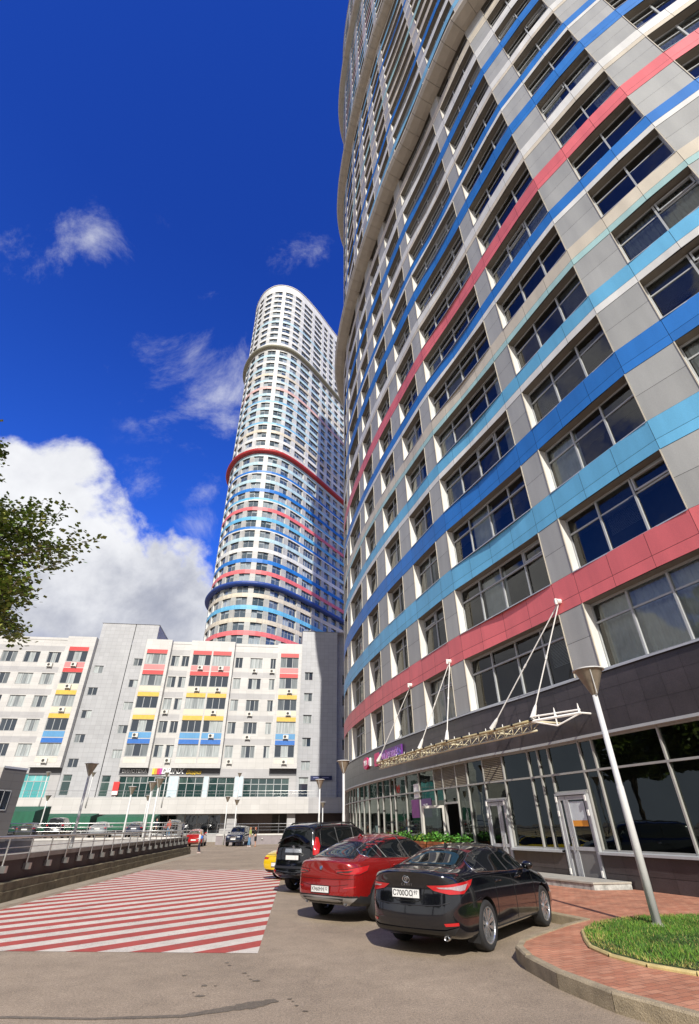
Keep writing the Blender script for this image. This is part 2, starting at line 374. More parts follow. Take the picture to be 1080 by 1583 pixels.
def tower(cv, root, bays, nst, bands, ledges, top, first=0, pier=lambda k: 'grey', vis=100, eye=(0, 0), tower1=True, glass=None, pfix={}):
    off = root.location
    piers = []; prev = 0.0
    for (a, b, n) in bays: piers.append((prev, a)); prev = b
    piers.append((prev, cv.len))
    joints = []
    for (a, b) in piers:
        m = max(1, round((b-a)/2.2)); joints += [a+(b-a)*i/m for i in range(m+1)]
    for (a, b, n) in bays: joints += [a+(b-a)*i/n for i in range(1, n)]
    joints = sorted(set(round(j, 3) for j in joints)); joints = [j for i, j in enumerate(joints) if i == 0 or j-joints[i-1] > .1]
    wall = MB(); back = MB(); spand = {}; seen = []
    for k in range(first, nst):
        z0 = SILL0+k*STOREY; zh = z0+WINH; z1 = z0+STOREY; zm = z0+WINH*.5
        pm = PAN[pier(k)]
        for (a, b) in piers:
            m = max(1, round((b-a)/2.2))
            for i in range(m):
                s0, s1 = a+(b-a)*i/m, a+(b-a)*(i+1)/m
                seg(cv, wall, s0, s1, z0, zm, 0, pm); seg(cv, wall, s0, s1, zm, zh, 0, pm)
                seg(cv, back, s0, s1, z0, zh, -.03, BACK, 0)
        up, lo = bands(k); spb = MB()
        for j in range(len(joints)-1):
            a, b = joints[j], joints[j+1]
            seg(cv, spb, a, b, zh+.4, z1, .012, PAN[up])
            seg(cv, spb, a, b, zh, zh+.4, .012, PAN[lo])
            seg(cv, back, a, b, zh, z1, -.03, BACK, 0)
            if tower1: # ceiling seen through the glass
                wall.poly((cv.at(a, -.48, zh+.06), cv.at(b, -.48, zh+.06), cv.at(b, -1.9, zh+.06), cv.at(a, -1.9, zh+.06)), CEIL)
        spb.build('coloured_band', root, off=off)
        for bi, (a, b, n) in enumerate(bays):
            c = cv.at((a+b)/2, 0, z0); D = (c-Vector((eye[0], eye[1], EYE))).length
            T = cv.tan((a+b)/2); nrm = Vector((-T.y, T.x, 0)); vw = (Vector((eye[0], eye[1], EYE))-c).normalized()
            size = (b-a)*max(.0, nrm.dot(vw))/D/D
            seen.append((size, k, bi))
    if tower1:
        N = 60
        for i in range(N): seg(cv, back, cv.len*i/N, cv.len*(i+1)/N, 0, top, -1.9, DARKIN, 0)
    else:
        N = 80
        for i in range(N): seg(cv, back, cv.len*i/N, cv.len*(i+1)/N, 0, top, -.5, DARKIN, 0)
    for (lz, colr) in ledges:
        lm = MB(); N = int(cv.len/1.3)
        for i in range(N):
            a, b = cv.len*i/N, cv.len*(i+1)/N; m = LEDGE[colr]
            prof = [(-.03, lz-.1), (.45, lz-.08), (1.15, lz+.08), (1.36, lz+.42), (1.36, lz+.75), (1.25, lz+.95), (1.0, lz+1.05), (-.03, lz+1.2)]
            for (o0, q0), (o1, q1) in zip(prof, prof[1:]):
                g = .014 if colr == 'tan' else 0
                lm.poly((cv.at(a+g, o0, q0), cv.at(a+g, o1, q1), cv.at(b-g, o1, q1), cv.at(b-g, o0, q0)), m)
        lm.build('ledge', root, off=off)
    # parapet
    pz = SILL0+nst*STOREY; pm = MB()
    N = int(cv.len/1.5)
    for i in range(N):
        seg(cv, pm, cv.len*i/N, cv.len*(i+1)/N, pz, top, .02, PAN['white']); seg(cv, pm, cv.len*i/N, cv.len*(i+1)/N, pz, top, -.05, BACK, 0)
        a, b = cv.len*i/N, cv.len*(i+1)/N
        pm.poly((cv.at(a, .25, top), cv.at(b, .25, top), cv.at(b, -.6, top), cv.at(a, -.6, top)), WHITE)
        pm.poly((cv.at(a, .25, top-.3), cv.at(a, .25, top), cv.at(b, .25, top), cv.at(b, .25, top-.3)), WHITE)
    pm.build('parapet', root, off=off)
    rp = [cv.at(cv.len*i/60, -.3, top-.5) for i in range(61)]
    rf = MB(); rf.poly(rp, BACK); rf.build('roof', root, off=off)
    wall.build('wall', root, off=off); back.build('backing_wall', root, off=off)
    seen.sort(reverse=True); near = set((k, bi) for _, k, bi in seen[:vis])
    restf = MB(); R = random.Random(3)
    for _, k, bi in seen:
        a, b, n = bays[bi]; z0 = SILL0+k*STOREY; z1 = z0+WINH
        if (k, bi) in near:
            fr, pn = MB(), MB()
            window_geo(cv, fr, pn, a, b, z0, z1, n, k, glass=glass, opened=R.choice((None, None, 0, 1)) if tower1 else None, lod=0 if tower1 else 1)
            w = fr.build('window', root, off=off); pn.build('pane', w, off=off)
            if tower1 and R.random() < .75:
                cm = MB(); cm_ = R.choice((CURT, CURT, CURT2)); mode = R.random(); o = -.62; pw = (b-a)/n
                if mode < .35: curtain_geo(cv, cm, a+.05, a+.05+pw*R.uniform(.3, .8), z0+.05, z1, cm_, o); cm.build('curtain', w, off=off); cm = MB(); curtain_geo(cv, cm, b-.05-pw*R.uniform(.3, .8), b-.05, z0+.05, z1, cm_, o)
                elif mode < .45: curtain_geo(cv, cm, a+.05, b-.05, z0+.05, z1, cm_, o)
                elif mode < .8: i = R.randrange(n); curtain_geo(cv, cm, a+pw*i, a+pw*(i+1), z0+.05, z1, cm_, o)
                else:            # venetian blind
                    i = R.randrange(n); h = z1
                    while h > z0+R.choice((.1, .8)):
                        cm.poly((cv.at(a+pw*i+.06, o, h), cv.at(a+pw*(i+1)-.06, o, h), cv.at(a+pw*(i+1)-.06, o+.05, h-.035), cv.at(a+pw*i+.06, o+.05, h-.035)), CURT); h -= .05
                cm.build('curtain', w, off=off)
        else:
            window_geo(cv, restf, restf, a, b, z0, z1, n, k, glass=glass, lod=1 if (tower1 and k < 30) else 2)
    r = restf.build('window', root, off=off); r['kind'] = 'stuff'

P1 = [(24, 1.6), (17.5, 4.75), (15.25, 6.14), (12.85, 8.0), (10.99, 10.45), (9.9, 12.0), (8.15, 16.1), (6.75, 19.7), (5.3, 22.9), (4.0, 26.7), (2.6, 31.0), (1.15, 36.3), (-.05, 42.0), (-.55, 46), (-.6, 49.5), (.2, 54), (2.5, 59), (7, 64), (14, 68), (24, 70.5), (32, 71)]
CV1 = Curve(P1, 40)
t1 = empty('apartment_tower', (7.2, 18.5, 0), label='huge curved high-rise on the right with pink, blue and grey panels over dark stone', cat='high-rise')
BAYS1 = [(.35, 3.92, 3), (5.77, 8.83, 2), (10.52, 15.05, 3), (16.2, 22.43, 4), (23.66, 26.75, 2), (28.38, 31.15, 2), (33.0, 35.7, 2), (37.28, 41.8, 3), (43.6, 46.4, 2), (48.2, 51.2, 2), (53, 56, 2), (58, 61, 2)]
B1 = [('pink', 'pink'), ('ltblue', 'ltblue'), ('blue', 'blue'), ('ltblue', 'white'), ('cream', 'teal'), ('blue', 'white'), ('pink', 'pink'), ('white', 'cream'), ('blue', 'blue'), ('blue', 'white'), ('white', 'cream'), ('blue', 'blue'), ('white', 'white'), ('cream', 'cream'), ('lgrey', 'grey')]
UP = ['cream', 'sky', 'white', 'blue', 'cream', 'cream', 'teal', 'cream', 'white', 'blue', 'cream', 'sky', 'cream', 'white', 'white', 'rose', 'cream', 'pale', 'sky', 'white', 'rose', 'cream', 'pale', 'white', 'sky', 'cream', 'white', 'pale', 'white', 'white']
def bands1(k): return B1[k] if k < len(B1) else ((UP[(k-15) % 30],)*2)
tower(CV1, t1, BAYS1, 54, bands1, [(57.2, 'tan'), (104.6, 'tan'), (157.2, 'tan')], 199, pier=lambda k: 'grey' if k < 15 else 'lgrey', vis=100)

# the second tower
P2 = [(30, 206), (22, 193), (8, 170), (-.6, 156), (-4.3, 150), (-8.1, 143.8), (-12.1, 137.2), (-16, 131.3), (-19.9, 126.3), (-23.5, 123.3), (-27.5, 122), (-31.6, 122.2), (-36.2, 124.8), (-39.5, 129), (-41.8, 134), (-42.6, 139.5), (-41.5, 146), (-36, 157), (-26, 174), (-16, 190)]
CV2 = Curve(P2, 30)
t2 = empty('apartment_tower', (-27, 122, 0), label='distant rounded white high-rise with blue, red and olive ledges behind the low block', cat='high-rise')
front = min(range(len(CV2.c)), key=lambda i: CV2.c[i].y); sf = CV2.s[front]
bays2 = []
s = sf-12.5
while s > 4:                               # along the flat side, going back
    w, n = ((5.4, 4) if len(bays2) in (0, 1) else (2.9, 2)); bays2.append((s-w, s, n)); s -= w+1.7
s = sf-12.5+1.75
while s+3.5 < CV2.len-2: bays2.append((s, s+3.2, 2)); s += 4.65
bays2.sort()
B2 = {38: 'white'}
LOW2 = ['grey']*10+['pink', 'cream', 'ltblue', 'cream', 'grey', 'pink', 'blue', 'white', 'pale', 'blue', 'ltblue', 'pink', 'ltblue', 'blue', 'pale', 'blue', 'pale', 'pale', 'wgrey',
    'white', 'cream', 'sky', 'pale', 'pale', 'sky', 'pale', 'rose', 'pale', 'cream', 'pale', 'white', 'pale', 'white', 'white', 'white', 'white', 'white', 'pale', 'white', 'white', 'white', 'white', 'white', 'white', 'white', 'white', 'white', 'white', 'white', 'white', 'white']
def bands2(k):
    u = LOW2[min(k, len(LOW2)-1)]; l = 'white' if (k % 3 == 1 and k > 16) else u
    return (u, l)
tower(CV2, t2, bays2, 54, bands2, [(57.2, 'blue'), (104.6, 'red'), (157.2, 'olive')], 199.5, first=8, pier=lambda k: 'grey' if k < 16 else ('lgrey' if k < 29 else 'wgrey'), vis=100, tower1=False, glass=FARGL)

# ---- ground floor of the near tower: dark stone belt, glazed shop front, doors
G1 = t1.location
BELT = MB(); z = 4.10
rows = [4.10, 4.70, 5.30, 5.86]
N = int((46-.1)/.72)
ss = [.1+i*.72 for i in range(int((CV1.len-1)/.72))]
for a, b in zip(ss, ss[1:]):
    for q0, q1 in zip(rows, rows[1:]): seg(CV1, BELT, a, b, q0, q1, .05, STONE, .004)
    seg(CV1, BELT, a, b, 4.05, 5.9, .01, BACK, 0)
    BELT.poly((CV1.at(a, .12, 5.86), CV1.at(b, .12, 5.86), CV1.at(b, -.3, 5.9), CV1.at(a, -.3, 5.9)), ALU)
    BELT.poly((CV1.at(a, .12, 5.80), CV1.at(a, .12, 5.86), CV1.at(b, .12, 5.86), CV1.at(b, .12, 5.80)), ALU)
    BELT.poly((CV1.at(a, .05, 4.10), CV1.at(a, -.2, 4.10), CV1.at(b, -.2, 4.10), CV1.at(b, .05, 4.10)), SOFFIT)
    # metal strip that closes the belt
    BELT.poly((CV1.at(a, .09, 4.04), CV1.at(a, .09, 4.12), CV1.at(b, .09, 4.12), CV1.at(b, .09, 4.04)), ALU2)
    BELT.poly((CV1.at(a, .09, 4.12), CV1.at(a, .05, 4.12), CV1.at(b, .05, 4.12), CV1.at(b, .09, 4.12)), ALU2)
    BELT.poly((CV1.at(a, .09, 4.04), CV1.at(b, .09, 4.04), CV1.at(b, -.1, 4.04), CV1.at(a, -.1, 4.04)), ALU2)
BELT.build('stone_belt', t1, off=G1)
# base under the glazing
SB = MB()
def base(s0, s1, h):
    n = max(1, round((s1-s0)/.72))
    for i in range(n):
        a, b = s0+(s1-s0)*i/n, s0+(s1-s0)*(i+1)/n
        seg(CV1, SB, a, b, 0, h*.5, .04, STONE, .004); seg(CV1, SB, a, b, h*.5, h, .04, STONE, .004); seg(CV1, SB, a, b, 0, h, .0, BACK, 0)
    for (o0, q0, o1, q1, m) in ((-.15, h+.06, .16, h+.04, ALU2), (.16, h+.04, .16, h-.02, ALU2), (.16, h-.02, -.1, h-.02, ALU)):
        SB.poly((CV1.at(s0, o0, q0), CV1.at(s0, o1, q1), CV1.at(s1, o1, q1), CV1.at(s1, o0, q0)), m)
    for s_ in (s0, s1): SB.poly((CV1.at(s_, .04, 0), CV1.at(s_, -.2, 0), CV1.at(s_, -.2, h), CV1.at(s_, .04, h)), STONE)
for a, b in ((.1, 2.6), (2.6, 5.2), (5.2, 7.9), (7.9, 10.7), (10.7, 13.82), (13.82, 16.91), (18.44, 20.97)): base(a, b, .93)
base(22.25, 23.52, .45); base(25.8, 46.8, .12); base(46.8, 60, .12)
SB.build('stone_base', t1, off=G1)
mull = [.2, 2.6, 5.2, 7.9, 10.7, 13.82, 16.32, 16.91, 18.44, 18.99, 19.52, 20.97, 22.25, 23.52, 24.5, 25.8, 26.7, 28.45, 30.14, 31.87, 32.62, 33.94, 35.04, 37.02, 38.4, 39.84, 41.0, 42.09, 43.4, 44.8, 46.2, 47.6, 49, 51, 53]
doors = {(16.91, 18.44): 2.55, (20.97, 22.25): 2.5, (24.5, 25.8): 2.5}
SF, SP = MB(), MB(); d0 = -.12
def sbar(a, b, za, zb, th=.06, mat=SHOPF):
    P = [CV1.at(a, d0+th, za), CV1.at(b, d0+th, za), CV1.at(b, d0+th, zb), CV1.at(a, d0+th, zb)]; Q = [CV1.at(a, d0-.04, za), CV1.at(b, d0-.04, za), CV1.at(b, d0-.04, zb), CV1.at(a, d0-.04, zb)]
    for q in ((P[1], P[0], P[3], P[2]), (P[0], P[1], Q[1], Q[0]), (P[2], P[3], Q[3], Q[2]), (P[1], P[2], Q[2], Q[1]), (P[3], P[0], Q[0], Q[3])): SF.poly(q, mat)
LOUV = M('beige_louvre', (.36, .31, .23), .5)
LVS = []; SGL = MB()
for i, s_ in enumerate(mull): sbar(s_-.027, s_+.027, .1, 4.04, .07)
def bot(a):
    return .97 if (a < 16.9 or 18.4 <= a < 20.9) else (.5 if 22.2 <= a < 23.5 else .16)
for a, b in zip(mull, mull[1:]):
    z0 = bot(a); dr = [h for (x, y), h in doors.items() if a >= x-.01 and b <= y+.01]
    sbar(a+.035, b-.035, 3.97, 4.04); sbar(a+.035, b-.035, 3.09, 3.15, .07)
    if dr: sbar(a+.035, b-.035, dr[0]-.02, dr[0]+.06, .09); lo = dr[0]+.06
    else: sbar(a+.035, b-.035, z0, z0+.06); lo = z0
    if (a, b) in ((25.8, 26.7), (24.5, 25.8), (23.52, 24.5), (21.0, 22.25)) or (a == 20.97):
        LV = MB(); LVS.append(LV); zz = 3.18                           # ventilation louvres
        while zz < 3.95:
            LV.poly((CV1.at(a+.03, d0+.05, zz), CV1.at(b-.03, d0+.05, zz), CV1.at(b-.03, d0-.03, zz+.06), CV1.at(a+.03, d0-.03, zz+.06)), LOUV)
            LV.poly((CV1.at(a+.03, d0+.05, zz-.012), CV1.at(b-.03, d0+.05, zz-.012), CV1.at(b-.03, d0+.05, zz), CV1.at(a+.03, d0+.05, zz)), LOUV); zz += .062
        LV.poly((CV1.at(a, d0-.05, 3.15), CV1.at(b, d0-.05, 3.15), CV1.at(b, d0-.05, 3.97), CV1.at(a, d0-.05, 3.97)), BACK)
    else: SGL.poly((CV1.at(b, d0, 3.12), CV1.at(a, d0, 3.12), CV1.at(a, d0, 4.0), CV1.at(b, d0, 4.0)), STOREGL)
    SGL.poly((CV1.at(b, d0, lo), CV1.at(a, d0, lo), CV1.at(a, d0, 3.12), CV1.at(b, d0, 3.12)), STOREGL)
sf = SF.build('shopfront_frame', t1, off=G1); SGL.build('pane', sf, off=G1); [l_.build('louvre', sf, off=G1) for l_ in LVS]
# shop interior: ceiling, floor and a few display shapes
IN = MB()
for i in range(40):
    a, b = i*1.5, (i+1)*1.5
    if b > CV1.len: break
    IN.poly((CV1.at(a, -.2, .11), CV1.at(b, -.2, .11), CV1.at(b, -1.9, .11), CV1.at(a, -1.9, .11)), CEIL)
    IN.poly((CV1.at(a, -.2, 4.02), CV1.at(b, -.2, 4.02), CV1.at(b, -1.9, 4.02), CV1.at(a, -1.9, 4.02)), DARKIN)
IN.build('interior', t1, off=G1)
DOORM = M('door_grey_metal', (.40, .41, .42), .45, .1)
DPAN = M('door_lower_panel', (.17, .165, .16), .4)
def door(s0, s1, h, leafs, poster=False, opened=False, mat=None):
    mat = mat or DOORM; dm = MB(); pn = MB(); hd = MB(); s0 += .04; s1 -= .04
    A = CV1.at
    def b_(m, a, b, za, zb, o0=.02, o1=-.06, mt=mat):
        P = [A(a, o0, za), A(b, o0, za), A(b, o0, zb), A(a, o0, zb)]; Q = [A(a, o1, za), A(b, o1, za), A(b, o1, zb), A(a, o1, zb)]
        for q in ((P[1], P[0], P[3], P[2]), (P[0], P[1], Q[1], Q[0]), (P[2], P[3], Q[3], Q[2]), (P[1], P[2], Q[2], Q[1]), (P[3], P[0], Q[0], Q[3])): m.poly(q, mt)
    b_(dm, s0, s0+.05, .13, h, .06); b_(dm, s1-.05, s1, .13, h, .06); b_(dm, s0, s1, h-.06, h, .06)
    e = s0+.06; W = s1-.06-e; cut = [e]
    for f in leafs: cut.append(cut[-1]+W*f)
    for a, b in zip(cut, cut[1:]):
        b_(dm, a+.01, a+.11, .15, h-.08); b_(dm, b-.11, b-.01, .15, h-.08); b_(dm, a+.11, b-.11, h-.2, h-.08); b_(dm, a+.11, b-.11, .15, .28); b_(dm, a+.11, b-.11, .98, 1.08)
        pn.poly((A(b-.11, -.02, 1.08), A(a+.11, -.02, 1.08), A(a+.11, -.02, h-.2), A(b-.11, -.02, h-.2)), STOREGL)
        dm.poly((A(b-.11, -.01, .28), A(a+.11, -.01, .28), A(a+.11, -.01, .98), A(b-.11, -.01, .98)), DPAN)
    hx = cut[1] if len(cut) > 2 else cut[-1]
    hd.tube([A(hx-.06, .02, 1.0), A(hx-.06, .09, 1.0), A(hx-.06, .09, 1.35), A(hx-.06, .02, 1.35)], .014, STEEL, 6)
    o = dm.build('door', t1, off=G1); pn.build('pane', o, off=G1); hd.build('handle', o, off=G1)
    for zz in (.35, 1.9, 2.3):
        for (x0, x1) in ((s0+.03, s0+.09), (s1-.09, s1-.03)): hg = MB(); b_(hg, x0, x1, zz, zz+.16, .09, .05, WHITE); hg.build('hinge', o, off=G1)
    if poster:
        pm = MB(); a, b = s0+.25, s0+.95
        P_W = M('poster_white', (.55, .60, .62), .5); P_O = M('poster_orange', (.75, .30, .03), .5)
        pm.poly((A(b, -.012, 1.78), A(a, -.012, 1.78), A(a, -.012, 2.3), A(b, -.012, 2.3)), P_W)
        pm.poly((A(b, -.012, 1.62), A(a, -.012, 1.62), A(a, -.012, 1.78), A(b, -.012, 1.78)), P_O)
        pm.build('poster', o, off=G1)
door(16.91, 18.44, 2.55, (.72, .28), poster=True); door(20.97, 22.25, 2.5, (.35, .65)); 
DOORW = M('door_white_metal', (.62, .60, .54), .45)
# the open white leaf of the planter-side entrance
dd = MB(); dp = MB(); hp = CV1.at(25.8, .0, 0); dirv = Vector((-.80, .60, 0)).normalized(); up = Vector((0, 0, 1)); nn = dirv.cross(up)
def dbox(mb, a, b, z0, z1, m, t=.05):
    P = [hp+dirv*a+up*z0, hp+dirv*b+up*z0, hp+dirv*b+up*z1, hp+dirv*a+up*z1]
    mb.poly([p+nn*t/2 for p in P], m); mb.poly([p-nn*t/2 for p in reversed(P)], m)
    for i in range(4): q, r = P[i], P[(i+1) % 4]; mb.poly((q+nn*t/2, q-nn*t/2, r-nn*t/2, r+nn*t/2), m)
dbox(dd, 0, .09, .15, 2.45, DOORW); dbox(dd, 1.06, 1.15, .15, 2.45, DOORW); dbox(dd, .09, 1.06, 2.35, 2.45, DOORW); dbox(dd, .09, 1.06, .15, .3, DOORW)
dbox(dp, .09, 1.06, .3, 2.35, STOREGL, .01)
dh = MB(); dh.tube([hp+dirv*1.02+nn*.03+up*.9, hp+dirv*1.02+nn*.1+up*.92, hp+dirv*1.02+nn*.1+up*1.3, hp+dirv*1.02+nn*.03+up*1.32], .016, WHITE, 6)
o = dd.build('door', t1, off=G1); dp.build('pane', o, off=G1); dh.build('handle', o, off=G1)

# ---- canopy: curved lattice girder hung on rods
CANW = M('canopy_cream_paint', (.58, .52, .36), .5, var=.12, vs=2); CANY = M('canopy_golden_wrap', (.50, .42, .22), .45, var=.25, vs=3)
cn = MB(); zc = 4.42; oc = 1.32
Sx = [17.3+i*.52 for i in range(27)]      # 17.3 .. 30.8
top_ = [CV1.at(s_, oc, zc+.22) for s_ in Sx]; top2 = [CV1.at(s_, oc-.35, zc+.22) for s_ in Sx]; low = [CV1.at(s_, oc-.16, zc-.08) for s_ in Sx]
cn.tube(top_, .048, CANY, 8); cn.tube(top2, .04, CANW, 8); cn.tube(low, .035, CANW, 8)
for i in range(len(Sx)-1):
    m_ = (low[i]+low[i+1])/2
    cn.tube([top_[i], m_, top_[i+1]], .018, CANW, 5); cn.tube([top2[i], m_, top2[i+1]], .018, CANW, 5); cn.tube([top_[i], top2[i]], .018, CANW, 5)
    if i % 2 == 0:
        cn.tube([top_[i]+Vector((0, 0, .07)), top_[i]+Vector((0, 0, -.02))], .075, BLACK, 8)
        cn.tube([top2[i]+Vector((0, 0, -.02)), top2[i]+Vector((0, 0, .22))], [.04, .012], WHITE, 5)
# cross arms back to the wall
for s_ in (17.3, 19.9, 23.0, 25.9, 28.7, 30.8):
    cn.tube([CV1.at(s_, oc, zc+.2), CV1.at(s_, .05, zc+.2)], .04, CANW, 6)
cp = cn.build('canopy', t1, off=G1, smooth=True)
# end frame turning to the wall
en = MB(); e0, e1 = CV1.at(17.3, oc, zc+.2), CV1.at(15.9, .45, zc+.28)
sid = (e1-e0).normalized()
en.tube([e1, CV1.at(15.9, 0, zc+.28)], .03, WHITE, 6); en.tube([e0, e1], .045, WHITE, 6); en.tube([e0+Vector((0, 0, .14)), e1+Vector((0, 0, .1))], .03, WHITE, 6)
mid = e0.lerp(e1, .5)+Vector((0, 0, -.26)); en.tube([e0, mid, e1], .026, WHITE, 6); en.tube([mid, e0.lerp(e1, .5)], .026, WHITE, 6)
for t_ in (.5, .97): en.tube([e0.lerp(e1, t_), e0.lerp(e1, t_)+Vector((0, 0, .30))], [.05, .012], WHITE, 6)
en.build('end_frame', cp, off=G1)
for (sw, zb, ends) in ((16.0, 8.62, (19.7, 16.75+.55)), (23.6, 8.42, (25.3, 22.7)), (28.25, 8.35, (30.8,))):
    wp = CV1.at(sw, .06, zb)
    for e_ in ends:
        rd = MB(); q = CV1.at(e_, oc-.1, zc+.34); dv = (wp-q).normalized()
        rd.tube([wp, wp.lerp(q, .49)], .022, WHITE, 6); rd.tube([wp.lerp(q, .49), wp.lerp(q, .52)], .035, WHITE, 6); rd.tube([wp.lerp(q, .52), q+dv*.4], .022, WHITE, 6)
        rd.tube([q+dv*.42, q+dv*.3, q-dv*.05], [.03, .06, .10], WHITE, 8); rd.build('hanger_rod', cp, off=G1)
    bk = MB(); w2 = CV1.at(sw, .2, zb); bk.tube([CV1.at(sw, -.01, zb+.02), w2], .10, WHITE, 8); bk.tube([w2+Vector((0, 0, .1)), w2-Vector((0, 0, .12))], .05, WHITE, 6); bk.build('wall_bracket', cp, off=G1)

# ---- signs on the belt
def wallsign(name, label, s0, s1, z0, z1, build):
    c = CV1.at((s0+s1)/2, .05, (z0+z1)/2); T = CV1.tan((s0+s1)/2); e = empty(name, c, label=label, cat='sign')
    F = frameT(c, -T, (0, 0, 1)); build(e, F, s1-s0, z1-z0, c); return e
MAG = M('sign_magenta', (.72, .02, .16), .4); PUR = M('sign_purple', (.13, .03, .22), .4); SW = M('sign_white', (.85, .85, .85), .4)
def wb(e, F, w, h, c):
    mb = MB(); n = 20; P = [F @ Vector((-.18+cos(2*pi*i/n)*.62, sin(2*pi*i/n)*.36, .12)) for i in range(n)]; Q = [F @ Vector((-.18+cos(2*pi*i/n)*.62, sin(2*pi*i/n)*.36, 0)) for i in range(n)]
    mb.poly(P, MAG)
    for i in range(n): mb.poly((Q[i], Q[(i+1) % n], P[(i+1) % n], P[i]), MAG)
    mb.build('board', e, off=c)
    t = MB(); text_mb(t, 'WB', F @ Matrix.Translation((-.2, 0, .135)), .42, SW, .008, bold=.008); t.build('lettering', e, off=c)
    b = MB(); b.box((.46, -.16, 0), (.72, .16, .1), SW, F); b.box((.66, -.24, 0), (.86, .24, .1), SW, F); b.build('arrow_panel', e, off=c)
wallsign('shop_sign', 'round magenta sign with two white letters on the dark stone belt', 35.6, 37.6, 4.9, 5.5, wb)
def ban(e, F, w, h, c):
    mb = MB()
    mb.box((-2.4, -.36, 0), (-1.5, .36, .12), MAG, F); mb.box((-1.5, -.36, 0), (2.3, .36, .11), PUR, F); mb.build('board', e, off=c)
    GR = [M('sign_gradient_%d' % i, cc, .4) for i, cc in enumerate(((.60, .03, .20), (.45, .04, .30), (.32, .05, .40), (.22, .07, .48), (.2, .15, .6)))]  # strip colours run from magenta to violet
    t = MB(); R = random.Random(5)
    for i in range(46):
        x = -1.4+i*.08; m_ = GR[min(4, int(i/9.3))]; y0 = R.uniform(-.3, .1); y1 = y0+R.uniform(.1, .24)
        t.box((x, y0, .11), (x+.045, y1, .125), m_, F)
    text_mb(t, 'WILDBERRIES', F @ Matrix.Translation((.4, .0, .13)), .46, M('sign_violet_letters', (.52, .28, .62), .4), .006)
    t.build('lettering', e, off=c)
wallsign('shop_sign', 'purple and magenta banner sign behind the left end of the canopy', 29.8, 34.6, 4.85, 5.5, ban)
# window vinyls of the shop
vin = MB(); VP = M('vinyl_purple', (.20, .03, .20), .4); VD = M('vinyl_violet', (.10, .04, .16), .4)
for (a, b, z0, z1, m_) in ((27.25, 28.4, 2.0, 2.8, VD), (28.5, 29.6, 2.0, 2.8, VP), (28.6, 29.2, 2.85, 3.5, SW)):
    vin.poly((CV1.at(b, d0+.012, z0), CV1.at(a, d0+.012, z0), CV1.at(a, d0+.012, z1), CV1.at(b, d0+.012, z1)), m_)
T = CV1.tan(28); text_mb(vin, 'WB', frameT(CV1.at(27.9, d0+.016, 2.45), -T, (0, 0, 1)), .34, SW, .001)
tag(vin.build('window_poster'), 'purple poster stuck inside the shop glass beside the open white door', 'poster')
